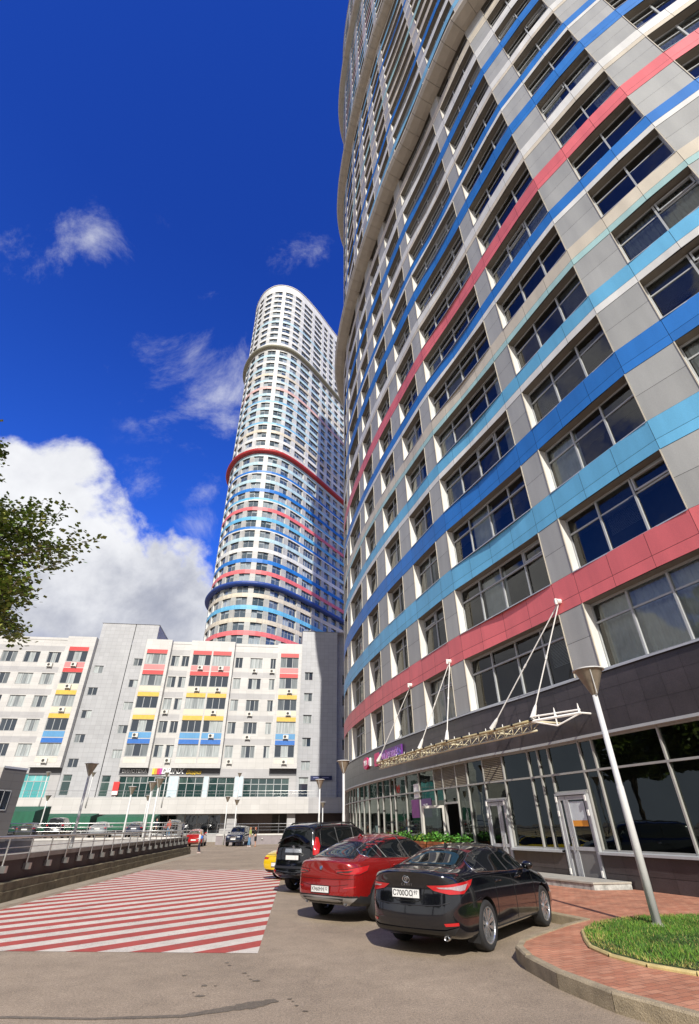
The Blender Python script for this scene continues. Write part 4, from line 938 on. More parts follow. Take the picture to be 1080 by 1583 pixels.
# box bays
def bay(u0, u1, cols, d=.95):
    b = MB(); hh = [(a, c, t-WH, t) for (a, c) in cols for t in ROWT]
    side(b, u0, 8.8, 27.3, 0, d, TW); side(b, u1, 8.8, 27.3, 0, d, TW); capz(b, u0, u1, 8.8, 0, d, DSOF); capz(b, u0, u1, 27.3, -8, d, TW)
    strips = []
    A = [(RED, None), (RED, RIBR), (YEL, RIBY), (YEL, RIBY), (BLU, RIBB), (None, RIBW)]
    for i, t in enumerate(ROWT):
        for (a, c) in cols:
            if A[i][0]: strips.append((a, c, t+.03, t+.65, A[i][0]))
            nx = A[i+1]
            strips.append((a, c, t-WH-.85, t-WH-.08, nx[1]))
    allh = hh+[s_[:4] for s_ in strips]
    global STR; keep = STR; STR = []
    holes(b, u0, u1, 8.8, 27.3, d, allh, lambda z: TW); STR = keep
    o = b.build('bay', lr, off=LO)
    for s_ in strips: c = MB(); quad(c, s_[0], s_[1], s_[2], s_[3], d+.02, s_[4]); c.build('balcony_panel', o, off=LO)
    for h in hh: lwin(h[0], h[1], h[2], h[3], d, 3, glass=PLR)
bay(-46.3+.9, -41.15, [(-45.0+.25, -41.85)]); bay(-33.35, -29.4, [(-33.0, -29.85)]); bay(-26.3, -19.35, [(-25.8, -22.9), (-22.65, -19.75)]); bay(-12.3, -8.3, [(-11.75, -8.8)])
# grey stair towers
gt = MB(); keep = STR; STR = []
g1 = [(-40.7, -39.3, t-1.15-.1, t-.1) for t in (23.2, 19.9, 16.6, 13.3, 10.1)]; g1b = [(-35.0, -33.6, t-1.15, t) for t in (24.4, 21.1, 17.8, 14.5, 11.2)]
lowh = [(-41.1+.3, -39.6, 5.45, 8.0), (-36.2, -34.6, 5.3, 7.9)]
holes(gt, -41.15, -35.95, 5.0, 30.0, -1.0+.9, g1+[lowh[0]], lambda z: TG); holes(gt, -35.85, -33.35, 5.0, 30.0, -.1, g1b+[(-35.6, -34.4, 5.3, 7.9)], lambda z: TG)
side(gt, -35.95, 5, 30, -.1, -.3, BACK); side(gt, -35.85, 5, 30, -.1, -.3, BACK)
quad(gt, -33.35, -32.2, 27, 30, -.1, TG); side(gt, -32.2, 27, 30, -.1, -9, TG); side(gt, -41.15, 27, 30, -.1, -9, TG); capz(gt, -41.3, -32.1, 30.03, .0, -9, CW)
for h in g1+g1b: lwin(h[0], h[1], h[2], h[3], -.1, 2, dep=.15)
lwin(*lowh[0], -.1, 1, glass=SHOPG, transom=True); lwin(-35.6, -34.4, 5.3, 7.9, -.1, 1, glass=SHOPG, transom=True)
g2 = [(-7.65, -6.3, z-1.25, z) for z in (23.0, 19.7, 16.4, 13.1, 9.9)]+[(-7.9, -6.5, 5.2, 7.75)]
holes(gt, -8.3, -2.3, 3.2, 29.9, -.1, g2, lambda z: TG); side(gt, -8.3, 27, 29.9, -.1, -9, TG); capz(gt, -8.4, 2.5, 29.93, 0, -9, CW)
side(gt, -2.3, 3.2, 29.9, -.1, -1.2, TG); g3 = [(-1.3, -.3, z-1.6, z) for z in (23.0, 19.7, 16.4, 13.1, 9.9, 6.6)]
holes(gt, -2.3, 16, 3.2, 29.9, -1.2, g3, lambda z: TG)
for h in g2: lwin(h[0], h[1], h[2], h[3], -.1, 2 if h[3] > 8 else 1, dep=.25, transom=h[3] < 8)
for h in g3: lwin(h[0], h[1], h[2], h[3], -1.2, 1, dep=.3, glass=BLKG)
split_build(gt, 'stair_tower', [-35.9, -20])
STR = []
# shop floor behind the terrace (z 5 .. 8.8)
sh = [(-47.2, -42.5, 5.15, 8.1, 5, TURQ), (-33.2, -26.4, 5.2, 7.8, 7, SHOPG), (-25.0, -21.55, 5.2, 7.75, 3, SHOPG), (-20.8, -17.15, 5.2, 7.7, 3, SHOPG), (-15.9, -9.3, 5.2, 7.6, 6, SHOPG)]
holes(wall, -64, -41.15, 5, 8.8, 0, [s_[:4] for s_ in sh[:1]], lambda z: TST); holes(wall, -33.35, -8.3, 5, 8.8, 0, [s_[:4] for s_ in sh[1:]], lambda z: TST)
for s_ in sh: lwin(s_[0], s_[1], s_[2], s_[3], 0, s_[4], glass=s_[5], transom=True, name='shop_window')
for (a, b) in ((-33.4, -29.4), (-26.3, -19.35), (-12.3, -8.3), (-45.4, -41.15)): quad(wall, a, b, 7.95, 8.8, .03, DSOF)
for (a, b) in ((-26.35, -25.05), (-21.5, -20.85), (-17.1, -15.95)): quad(wall, a, b, 5, 7.8, .06, LBLU); side(wall, b, 5, 7.8, .06, 0, LBLU)
split_build(wall, 'wall', [-41.1, -33, -26.2, -19.3])
rb = MB(); quad(rb, -64, 18, 3, 27.2, -2.2, DARKIN); rb.build('backing_wall', lr, off=LO)
# terrace slab with white fascia
tr = MB(); TD = 4.0
quad(tr, -60, -6.6, 3.15, 5.05, TD, TW); quad(tr, -6.6, 12, 3.15, 5.05, TD-.6, TST); side(tr, -6.6, 3.15, 5.05, TD, TD-.6, TW)
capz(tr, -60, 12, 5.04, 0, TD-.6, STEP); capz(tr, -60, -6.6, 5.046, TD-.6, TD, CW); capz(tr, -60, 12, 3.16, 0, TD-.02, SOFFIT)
tr.build('terrace', lr, off=LO)
# ground storey below the terrace
gs = MB(); gh = [(-45.5, -41.5, .9, 3.1, 4), (-40.5, -35.0, .9, 3.1, 5), (-34.0, -29.5, .9, 3.1, 4), (-28.9, -24.2, .9, 3.1, 4), (-23.1, -18.35, .9, 3.1, 3)]
holes(gs, -60, -17.4, 0, 3.16, 1.6, [g_[:4] for g_ in gh], lambda z: TST)
for g_ in gh: lwin(g_[0], g_[1], g_[2], g_[3], 1.6, g_[4], glass=BLKG, name='shop_window')
for (a, b) in ((-24.1, -23.2), (-29.4, -28.95), (-35, -34)): quad(gs, a, b, .3, 3.12, 1.9, LBLU); side(gs, b, .3, 3.12, 1.9, 1.6, LBLU); side(gs, a, .3, 3.12, 1.9, 1.6, LBLU)
quad(gs, -17.4, -16.1, 0, 3.16, 3.2, TST); side(gs, -16.1, 0, 3.16, 3.2, 0, TST); quad(gs, -9.4, -8.3, 0, 3.16, 3.2, TST); side(gs, -8.3, 0, 3.16, 3.2, 0, TST); side(gs, -9.4, 0, 3.16, 3.2, 0, TST)
DB = tile_mat('brown_tile', (.13, .10, .095), .6, .6, .7); quad(gs, -16.1, 14, 0, 3.16, .2, DB)
quad(gs, -11.4, -9.5, .8, 3.05, .3, BACK); quad(gs, -10.5, -10.4, .8, 3.05, .33, ALU2)
gs.build('ground_storey', lr, off=LO)
for (u, z, d) in [(-49.1+1.9, 22.95, 0), (-43.3, 22.85, .95), (-43.2, 19.6, .95), (-54.0, 16.5, 0), (-53.0, 16.5, 0), (-43.1, 16.3, .95), (-43.4, 9.6, .95), (-28.6, 16.4, 0), (-32.0, 13.0, .95), (-27.0, 9.8, 0), (-24.3, 22.9, .95), (-21.1, 22.9, .95), (-24.3, 19.6, .95), (-21.1, 19.6, .95), (-21.3, 16.3, .95), (-21.2, 13.0, .95), (-15.8, 22.9, 0), (-13.0, 22.9, 0), (-15.9, 16.3, 0), (-15.9, 13.0, 0), (-18.2, 9.7, 0), (-10.0, 19.6, .95), (-10.0, 16.3, .95), (-10.2, 13.0, .95), (-10.2, 9.6, .95), (-57.2, 13.2, 0)]: ac(u, z, d)
# roof aerials, terrace rail
tr2 = [(LR(-60, 0, TD-.12).x, LR(-60, 0, TD-.12).y), (LR(-6.6, 0, TD-.12).x, LR(-6.6, 0, TD-.12).y), (LR(6, 0, TD-.7).x, LR(6, 0, TD-.7).y)]
railing('railing', tr2, 5.05, .75, 2.4, 'thin steel railing along the top edge of the white terrace fascia', [(.75, .025), (.4, .012)], side=0, postr=.018, foot_plate=False)

# shop signs of the block
def lsign(label, u, z, w, fn):
    c = LR(u, z, .1); e = empty('shop_sign', c, label=label, cat='sign'); F = frameT(c, LRU, (0, 0, 1)); fn(e, F, c)
SWH = M('sign_letter_white', (.8, .8, .8), .4); SYL = M('sign_letter_yellow', (.75, .50, .04), .4)
def s1(e, F, c): t = MB(); text_mb(t, 'ВИНОТЕКА', F @ Matrix.Translation((-.2, 0, .05)), .62, SWH, .03); t.build('lettering', e, off=c)
lsign('small spaced white lettering under the left bay of the block', -31.1, 8.4, 3, s1)
def s2(e, F, c):
    b = MB(); cs = [(.75, .55, .05), (.75, .30, .04), (.65, .04, .10), (.40, .05, .30)]
    for i, cc in enumerate(cs): b.box((-1.75+i*.34, -.38, 0), (-1.75+(i+1)*.34-.03, .38, .1), M('logo_stripe_%d' % i, cc, .4), F)
    b.build('emblem', e, off=c); t = MB(); text_mb(t, 'DRINX', F @ Matrix.Translation((1.05, 0, .06)), 1.0, SWH, .04, bold=.02, shear=.15); t.build('lettering', e, off=c)
lsign('bold white letter sign with striped orange and crimson emblem on the block', -27.1, 8.42, 4, s2)
def s3(e, F, c):
    t = MB(); text_mb(t, 'Водка', F @ Matrix.Translation((-.4, 0, .05)), .72, SYL, .03, shear=.3); t.build('lettering', e, off=c)
lsign('slanted yellow script sign below the double bay', -22.7, 8.3, 2, s3)
def s4(e, F, c): b = MB(); b.box((-1.6, -.28, .0), (1.6, .28, .06), M('navy_plate', (.012, .018, .07), .4), F); b.build('plate', e, off=c); t = MB(); t.box((-1.2, .0, .065), (-.3, .08, .075), M('plate_text', (.2, .22, .4), .5), F); t.box((.1, .0, .065), (1.1, .08, .075), M('plate_text', (.2, .22, .4), .5), F); t.build('lettering', e, off=c)
lsign('small navy plate on the shaded grey stair tower', -4.6, 7.65, 3, s4)
def s5(e, F, c): b = MB(); b.box((-.3, -.8, 0), (.5, .8, .08), M('poster_red', (.6, .03, .03), .5), F); b.box((-.27, -.78, .085), (.47, -.35, .1), SWH, F); b.build('board', e, off=c)
lsign('red and white poster board left of the terrace shop windows', -33.55+.1, 6.3, 1, s5)

# ------------------------------------------------------------------ grey pavilion on the left, green tents
PT = tile_mat('pavilion_grey_tile', (.14, .135, .13), 1.2, .55, .6); PTL = tile_mat('pavilion_light_tile', (.42, .40, .37), 1.2, .55, .7)
pv_ = empty('pavilion', (-27.5, 44, .84), label='small dark grey tiled pavilion at the left edge behind the railing', cat='pavilion'); po = pv_.location
A_, B_ = Vector((-27.5, 46.0, 0)), Vector((-28.1, 43.7, 0)); m = MB(); H0, H1 = .84, 5.86
C_ = A_+Vector((-3.0, 9, 0)); 
def pq(mb, p, q, z0, z1, mat): L_ = (q-p).length; mb.poly([(p.x, p.y, z0), (q.x, q.y, z0), (q.x, q.y, z1), (p.x, p.y, z1)], mat, [(0, z0), (L_, z0), (L_, z1), (0, z1)])
D_ = B_; 
pq(m, D_, A_, H0, H1, PT); F_ = B_+Vector((-9, -1.2, 0)); E_ = A_+Vector((-8, 2, 0)); pq(m, F_, B_, H0, H1, PTL); pq(m, A_, E_, H0, H1, PT); m.poly([tuple(p_)[:2]+(H1,) for p_ in (A_, E_, F_, B_)], TG)
pq(m, D_+Vector((.06, -.05, 0)), A_+Vector((.06, .0, 0)), H1-.05, H1+.1, ALU); m.build('wall', pv_, off=po)
dv = (D_-A_).normalized(); nn_ = Vector((-dv.y, dv.x, 0)); nn_ = nn_ if nn_.x > 0 else -nn_
w = MB(); wp_ = MB()
for (a, b) in ((.95, 2.3),):
    p, q = A_+dv*a+nn_*.03, A_+dv*b+nn_*.03
    def wb2(x0, x1, z0, z1, mt, o=.0): P = A_+dv*x0+nn_*(.04+o); Q = A_+dv*x1+nn_*(.04+o); (w if mt is not BLKG else wp_).poly([(Q.x, Q.y, z0), (P.x, P.y, z0), (P.x, P.y, z1), (Q.x, Q.y, z1)], mt)
    wb2(a, b, 2.9, 4.3, BLKG); 
    for (x0, x1, z0, z1) in ((a, a+.07, 2.9, 4.3), (b-.07, b, 2.9, 4.3), (a, b, 4.23, 4.3), (a, b, 2.9, 2.97), ((a+b)/2-.04, (a+b)/2+.04, 2.9, 4.3)): wb2(x0, x1, z0, z1, ALU2, .03)
w_ = w.build('window', pv_, off=po); wp_.build('pane', w_, off=po)
GRN = M('green_tarpaulin', (.012, .10, .055), .7, var=.25, vs=1.5, streak=.3, bump=.3, bs=4)
def tent(x, y, w, d, h0, h1, rz, label):
    e = empty('market_tent', (x, y, .84), rz, label, 'tent', 'green tents beside the upper car park')
    m = MB(); m.poly([(-w/2, -d/2, h0), (w/2, -d/2, h0), (w/2, d/2, h1), (-w/2, d/2, h1)], GRN); m.poly([(-w/2, -d/2, h0-1.25), (w/2, -d/2, h0-1.25), (w/2, -d/2, h0), (-w/2, -d/2, h0)], GRN)
    m.poly([(w/2, -d/2, h0-1.25), (w/2, d/2, h0-1.25), (w/2, d/2, h1), (w/2, -d/2, h0)], GRN); m.poly([(-w/2, -d/2, h0-1.25), (-w/2, d/2, h0-1.25), (-w/2, d/2, h1), (-w/2, -d/2, h0)], GRN); m.build('canopy', e)
    for sx in (-1, 1):
        for sy in (-1, 1): p = MB(); p.tube([(sx*(w/2-.05), sy*(d/2-.05), 0), (sx*(w/2-.05), sy*(d/2-.05), h0)], .04, ALU, 6); p.build('leg', e)
tent(-37.0, 60.5, 7.5, 3.5, 2.35, 2.9, radians(5), 'wide green tent partly behind the pavilion at the left edge')
tent(-34.2, 68.5, 6.0, 3, 2.0, 2.35, radians(8), 'green tent second from the left, above the parked van')
tent(-27.2, 69.5, 6.6, 3, 1.9, 2.25, radians(8), 'green tent furthest right, behind the tall lamp post')

# ------------------------------------------------------------------ lamps
LCONE = M('lamp_cone_brass', (.33, .29, .23), .4, .4, var=.25, vs=6); POLE = M('lamp_pole_paint', (.60, .60, .59), .45, .0, var=.08)
def make_lamp(h=4.4, label='', loc=(0, 0, 0), low=False):
    e = empty('street_lamp', loc, label=label, cat='street lamp', group='cone-topped lamp posts'); n = 12 if low else 24
    p = MB(); hp_ = h-.55
    p.tube([(0, 0, 0), (0, 0, hp_*.55), (0, 0, hp_*.56), (0, 0, hp_)], [.075, .068, .06, .055], POLE, n); p.build('pole', e, smooth=True)
    c = MB(); c.lathe([(.05, hp_), (.07, hp_+.03), (.29, h-.03), (.30, h-.02)], LCONE, n); c.lathe([(.27, h-.05), (.05, hp_+.02)], LCONE, n); c.build('lamp_shade', e, angle=40)
    t = MB(); t.lathe([(0, h+.02), (.26, h+.015), (.335, h-.005), (.335, h-.025), (.27, h-.03), (.0, h-.03)], POLE, n); t.build('lid', e, angle=40)
    if not low:
        b = MB(); b.tube([(0.02, 0, hp_-.06), (.0, -.12, hp_+.02), (-.08, -.26, h-.06)], .012, POLE, 6); b.build('strut', e)
        f = MB(); f.lathe([(0, .0), (.11, .0), (.11, .03), (.08, .05), (.0, .05)], COP, 16); f.build('foot', e)
    return e
make_lamp(4.42, 'big near lamp post rising from the lawn on the right', (5.33, 11.03, PH))
make_lamp(4.4, 'tallest lamp post on the left, behind the ramp railing', (-13.0, 27.0, 0))
make_lamp(4.4, 'lone lamp post between the tall left one and the close pair', (-17.3, 43.6, 0))
make_lamp(4.4, 'right lamp post of the close pair left of the red car', (-12.6, 36, 0))
make_lamp(4.3, 'left lamp post of the close pair, its shade half hidden', (-13.6, 37.6, 0))
make_lamp(4.4, 'lamp post standing behind the black off-roader in front of the grey stair tower', (-2.22, 38.2, 0))
make_lamp(4.4, 'lamp post at the corner where the curved high-rise begins', (-.40, 26.8, 0))
for i, (px, D_, h, lb) in enumerate(((-.205, 61.5, 4.2, 'small far lamp post beside the navy car, nearer of two'), (-.222, 64, 4.6, 'small far lamp post beside the navy car, further of two'), (-.545+.0, 61, 3.9, 'small lamp post above the parked van'), (-.365, 63, 3.9, 'thin far lamp post between the lone lamp post and the pair'), (-.052, 62, 3.9, 'small shaded lamp post behind the off-roader'))):
    make_lamp(h, lb, (px*D_, D_, .84 if px < -.3 else 0), True)
for (u, lb) in ((-41.2, 'lamp clamped to the terrace fascia above the parked cars, leftmost'), (-35.5, 'lamp clamped to the terrace fascia beside the dark drainpipe'), (-26.0, 'lamp clamped to the terrace fascia beside the lettered shop'), (-16.25, 'lamp clamped to the terrace fascia, rightmost')):
    p = LR(u, 3.95, TD+.12); e = make_lamp(4.0, lb, p, True); b = MB()
    for zz in (.3, .9): b.box((-.03, -.02, zz), (.03, .16, zz+.05), POLE)
    b.build('bracket', e)
# ------------------------------------------------------------------ cars
def interp(T, x):
    if x <= T[0][0]: return T[0][1]
    for (a, b), (c, d) in zip(T, T[1:]):
        if x <= c: t = (x-a)/(c-a) if c > a else 0; return b+(d-b)*t
    return T[-1][1]
def paint(name, rgb, metal=.3, rough=.25, flake=0.0):
    m = M(name, rgb, rough, metal, var=.05, vs=1.5, coat=1.0, fine=flake); return m
TYRE = M('tyre_rubber', (.018, .018, .019), .8, fine=.2); RIM = M('alloy_rim', (.55, .56, .58), .25, .85, var=.05); RIMD = M('dark_rim', (.02, .02, .022), .35, .5)
CARGL = M('car_glass', (.006, .008, .009), .03, spec=.45, var=0, coat=.25); CHR = M('chrome', (.70, .71, .73), .12, 1.0, var=.03); TRIMB = M('black_car_trim', (.015, .015, .016), .5, fine=.1)
TLR = M('tail_light_red', (.42, .010, .012), .12, coat=1.0, var=.1); TLW = M('tail_light_clear', (.34, .28, .29), .15, coat=1.0, var=.25, vs=30); PLATE = M('licence_plate', (.72, .72, .70), .45, var=.05); LET = M('plate_letters', (.015, .015, .02), .5)
SHUT = M('shut_line', (.003, .003, .003), .9); SILV = M('silver_skid', (.42, .42, .42), .35, .6); HEADL = M('head_light', (.45, .48, .52), .08, .3, coat=1.0, var=.3, vs=20)

class Car:
    def __init__(s, sp, name, label, loc, heading, group='parked cars', lod=0):
        s.sp = sp; s.L = sp['L']; s.e = empty(name, (loc[0], loc[1], loc[2] if len(loc) > 2 else 0), -heading, label, 'car', group); s.lod = lod; s.body(); s.e.scale = (sp.get('scale', .965),)*3
    def body(s):
        sp = s.sp; L = s.L; N = []
        U = sp['stations']
        for u in U:
            zb, zt, w, wb, zbelt = (interp(sp[k], u) for k in ('zb', 'zt', 'w', 'wbelt', 'belt'))
            wr = interp(sp['wr'], u); c = max(0, min(1, (zt-zbelt-.03)/.32)); zm = zb+(zbelt-zb)*.48
            ze = zt-.02-.05*c
            rows = [(0, zb), (w*.55, zb), (w*.93, zb+.01), (w*.985, zb+.12), (w, zm), (w*.985+wb*.0, zm+(zbelt-zm)*.6), (wb, zbelt)]
            a = [(wb-.045, zbelt+.035), ((wb-.05)*.45+wr*.55, zbelt+(ze-zbelt)*.52), (wr+.025, ze-.045), (wr-.05, ze+.012), (wr*.5, zt-.006), (0, zt)]
            b = [(wb-.06, zbelt+(zt-zbelt)*.45), (wb-.16, zbelt+(zt-zbelt)*.72), (wb*.68, zt-.022), (wb*.52, zt-.012), (wb*.28, zt-.003), (0, zt)]
            rows += [(b[i][0]*(1-c)+a[i][0]*c, b[i][1]*(1-c)+a[i][1]*c) for i in range(6)]
            N.append((u, rows))
        bm = bmesh.new(); G = []
        for (u, rows) in N:
            ring = []
            for sgn in (1, -1):
                for j, (x, z) in enumerate(rows):
                    if sgn == -1 and j in (0, len(rows)-1): ring.append(None); continue
                    y = u
                    fr = max(0, 1-u/.55); ff = max(0, 1-(L-u)/.6)
                    y += interp(sp['rear'], z)*fr*fr*(1 if fr < 1 else 1) + interp(sp['front'], z)*ff*ff
                    # plan rounding of the ends
                    y += .0 if x == 0 else (abs(x)/.9)**3*(.07*fr**3 - .16*ff**3)
                    ring.append(bm.verts.new((sgn*x, y-L/2, z)))
            n = len(rows); Rr = ring[:n]; Lr = [Rr[0]]+ring[n+1:2*n-1]+[Rr[-1]]; G.append((Rr, Lr))
        for (R0, L0), (R1, L1) in zip(G, G[1:]):
            for j in range(len(R0)-1):
                bm.faces.new((R0[j], R1[j], R1[j+1], R0[j+1])); bm.faces.new((L0[j+1], L1[j+1], L1[j], L0[j]))
        for gi, flip in ((0, 1), (-1, 0)):
            R0, L0 = G[gi]; n = len(R0); mids = [R0[0]]
            for j in range(1, n-1):
                c = (R0[j].co+L0[j].co)/2; c.y += (-.085 if flip else .10); mids.append(bm.verts.new(c))
            mids.append(R0[-1])
            for j in range(n-1):
                for A in (R0, L0):
                    q = [A[j], A[j+1], mids[j+1], mids[j]]; qq = []
                    for v in q:
                        if v not in qq: qq.append(v)
                    if len(qq) > 2: bm.faces.new(qq)
        bmesh.ops.recalc_face_normals(bm, faces=bm.faces)
        me = bpy.data.meshes.new('body'); bm.to_mesh(me); bm.free()
        mats = [sp['paint'], TRIMB, SHUT]
        for m in mats: me.materials.append(m)
        o = bpy.data.objects.new('body', me); COL.objects.link(o)
        sb = o.modifiers.new('s', 'SUBSURF'); sb.levels = sb.render_levels = 3 if s.lod == 0 else 2
        cuts = []
        for (u, r) in ((sp['ra'], sp['R']+.035), (sp['fa'], sp['R']+.035)):
            cm = MB(); cm.mats = mats[:]
            for sgn in (1, -1):
                T = Matrix.Translation((sgn*(sp['W']/2-.13), u-L/2, sp['R']+.0)) @ Matrix.Rotation(pi/2, 4, 'Y')
                pr = [(0.0001, -.28), (r+.02, -.28), (r, .5), (.0001, .5)] if sgn > 0 else [(0.0001, -.5), (r, -.5), (r+.02, .28), (.0001, .28)]
                cm.lathe(pr, SHUT, 48 if s.lod == 0 else 24, T)
            c = cm.build('cut'); bmc = bmesh.new(); bmc.from_mesh(c.data); bmesh.ops.remove_doubles(bmc, verts=bmc.verts, dist=.0005); bmesh.ops.recalc_face_normals(bmc, faces=bmc.faces); bmc.to_mesh(c.data); bmc.free()
            cuts.append(c); bo = o.modifiers.new('b', 'BOOLEAN'); bo.operation = 'DIFFERENCE'; bo.object = c; bo.solver = 'EXACT'
        bpy.context.view_layer.update()
        dg = bpy.context.evaluated_depsgraph_get(); ev = bpy.data.meshes.new_from_object(o.evaluated_get(dg)); ev.name = 'body'
        o.modifiers.clear(); o.data = ev
        for c in cuts: bpy.data.objects.remove(c)
        # lower cladding is unpainted on some cars
        cl = sp.get('clad')
        if cl is not None:
            for p in ev.polygons:
                if p.material_index == 0:
                    c = p.center; u = c.y+L/2
                    zz = cl(u, abs(c.x), c.z)
                    if zz: p.material_index = 1
        ev.shade_smooth(); ev.set_sharp_from_angle(angle=radians(38))
        o.parent = s.e; s.bodyo = o
        s.bvh = BVHTree.FromPolygons([v.co for v in ev.vertices], [p.vertices for p in ev.polygons])
        s.wheels()
    # projection: 'side' (u,z), 'rear' (x,z), 'front' (x,z), 'top' (x,u), or angle in degrees off the rear
    def ray(s, view, a, b, sg=1):
        L = s.L
        if view == 'side': o, d = Vector((sg*2.5, a-L/2, b)), Vector((-sg, 0, 0))
        elif view == 'rear': o, d = Vector((a*sg, -L/2-2, b)), Vector((0, 1, 0))
        elif view == 'front': o, d = Vector((a*sg, L/2+2, b)), Vector((0, -1, 0))
        elif view == 'top': o, d = Vector((a*sg, b-L/2, 3)), Vector((0, 0, -1))
        else:                                  # diagonal: a measured across the view from the car axis
            t = radians(view); dr = Vector((-sin(t)*sg, cos(t), 0)); ax = Vector((cos(t)*sg, sin(t), 0))
            base = Vector((0, -L/2, 0)); o = base + ax*a + Vector((0, 0, b)) - dr*3; d = dr
        h = s.bvh.ray_cast(o, d)
        return (h[0], h[1]) if h[0] is not None else (None, None)
    def decal(s, poly, view, mat, off=.005, sg=1, name=None, parent=None, grid=.05, mb=None, rim=None, rimr=.008):
        own = mb is None; mb = mb or MB()
        n = len(poly); dense = []
        for i in range(n):
            a, b = Vector(poly[i]), Vector(poly[(i+1) % n]); k = max(1, int((b-a).length/grid))
            for j in range(k): dense.append(a.lerp(b, j/k))
        g = (grid if s.lod == 0 else grid*2); xs = [p.x for p in dense]; ys = [p.y for p in dense]; pts = list(dense)
        x = min(xs)+g*.5
        while x < max(xs):
            y = min(ys)+g*.5
            while y < max(ys):
                if inside((x, y), [tuple(p) for p in dense]) and min((Vector((x, y))-p).length for p in dense) > g*.35: pts.append(Vector((x, y)))
                y += g
            x += g
        nd = len(dense); vs, _, fs, _, _, _ = geometry.delaunay_2d_cdt(pts, [(i, (i+1) % nd) for i in range(nd)], [], 1, 1e-5)
        P = []
        for v in vs:
            h, nr = s.ray(view, v.x, v.y, sg); P.append(None if h is None else h+nr*off)
        k = mb.mi(mat); base = len(mb.v); idx = {}
        for i, p in enumerate(P):
            if p is not None: idx[i] = len(mb.v); mb.v.append(tuple(p))
        for f in fs:
            if all(i in idx for i in f): mb.f.append(tuple(idx[i] for i in f)); mb.m.append(k)
        o = None
        if own: o = mb.build(name or 'panel', parent or s.e, smooth=True); 
        if rim:
            loop = []
            for p in dense:
                h, nr = s.ray(view, p.x, p.y, sg)
                if h is not None: loop.append(h+nr*(off*.8))
            if len(loop) > 3:
                r = MB(); r.tube(loop+[loop[0], loop[1]], rimr, rim, 5, caps=False); r.build('trim', o or parent or s.e, smooth=True)
        return o
    def line(s, pts, view, mb, r=.004, mat=None, sg=1, step=.06):
        out = []
        for a, b in zip(pts, pts[1:]):
            a, b = Vector(a), Vector(b); k = max(1, int((b-a).length/step))
            for j in range(k+1):
                if j == k and (b-Vector(pts[-1])).length > 1e-6: continue
                p = a.lerp(b, j/k); h, nr = s.ray(view, p.x, p.y, sg)
                if h is not None: out.append(h+nr*.0015)
        if len(out) > 1: mb.tube(out, r, mat or SHUT, 5)
    def wheels(s):
        sp = s.sp; R = sp['R']; W = sp['W']; rr = R*.73; n = sp.get('spokes', 10)
        for u in (sp['ra'], sp['fa']):
            for sg in (1, -1):
                e = bpy.data.objects.new('wheel', None); COL.objects.link(e); e.parent = s.e; e.location = (sg*(W/2-.125), u-s.L/2, R)
                T = Matrix.Rotation(pi/2*sg, 4, 'Y'); m = MB(); q = 36 if s.lod == 0 else 18
                m.lathe([(rr, -.1), (R-.03, -.115), (R-.006, -.09), (R, -.05), (R, .05), (R-.006, .09), (R-.03, .115), (rr+.01, .112), (rr-.01, .10)], TYRE, q, T); m.build('tyre', e, smooth=True)
                r = MB(); dark = sp.get('rim', RIM)
                r.lathe([(rr+.004, .104), (rr-.012, .108), (rr-.022, .095), (rr-.03, -.09)], dark, q, T); r.lathe([(0, .0), (rr-.03, .0)], RIMD, q, T); r.lathe([(0, .098), (.03, .097), (.05, .085), (.06, .05)], dark, 16, T)
                for i in range(n):
                    for dlt in (-.075, .075) if sp.get('split', True) else (0,):
                        a = 2*pi*i/n; ai = a+dlt*.3; ao = a+dlt
                        P0, P1 = Vector((cos(ai)*.045, sin(ai)*.045, .078)), Vector((cos(ao)*(rr-.015), sin(ao)*(rr-.015), .094))
                        t = (P1-P0).normalized(); sd = Vector((-t.y, t.x, 0)).normalized()
                        w0, w1 = .010, .012
                        quad_ = [P0+sd*w0, P0-sd*w0, P1-sd*w1, P1+sd*w1]; lo = [p-Vector((0, 0, .035)) for p in quad_]
                        A = [T @ p for p in quad_]; B = [T @ p for p in lo]
                        r.poly(A, dark); 
                        for x in range(4): r.poly((A[x], B[x], B[(x+1) % 4], A[(x+1) % 4]), RIMD if x in (0, 2) else dark)
                r.build('rim', e)
    def plate(s, x, z, text, region, w=.52, h=.112, tilt=0):
        p, nr = s.ray('rear', x, z); 
        if p is None: return
        y = p.y-.018; F = frameT((x, y, z), (1, 0, 0), (0, sin(tilt), cos(tilt)), None); m = MB()
        m.box((-w/2-.012, -h/2-.012, -.015), (w/2+.012, h/2+.012, .004), TRIMB, F); m.box((-w/2, -h/2, .004), (w/2, h/2, .007), PLATE, F); o = m.build('licence_plate', s.e)
        if s.lod == 0:
            t = MB(); text_mb(t, text, F @ Matrix.Translation((-.055, -.002, .0085)), .105, LET, .0006, bold=.0015); text_mb(t, region, F @ Matrix.Translation((.198, .012, .0085)), .075, LET, .0006, bold=.001)
            t.box((.135, -h/2+.006, .0075), (.139, h/2-.006, .0085), LET, F); t.build('lettering', o)
    def mirror(s, u, z, col):
        for sg in (1, -1):
            h, nr = s.ray('side', u, z, sg)
            if h is None: continue
            m = MB(); c = h+Vector((sg*.13, .0, .05)); T = Matrix.Translation(c) @ Matrix.Diagonal((.115, .075, .075, 1))
            m.lathe([(.01, -1), (.55, -.85), (.9, -.4), (1, 0), (.9, .5), (.5, .9), (.01, 1)], col, 16, T); m.tube([h-Vector((sg*.03, 0, 0)), c-Vector((sg*.04, 0, .03))], .025, TRIMB, 6); m.build('side_mirror', s.e, smooth=True)
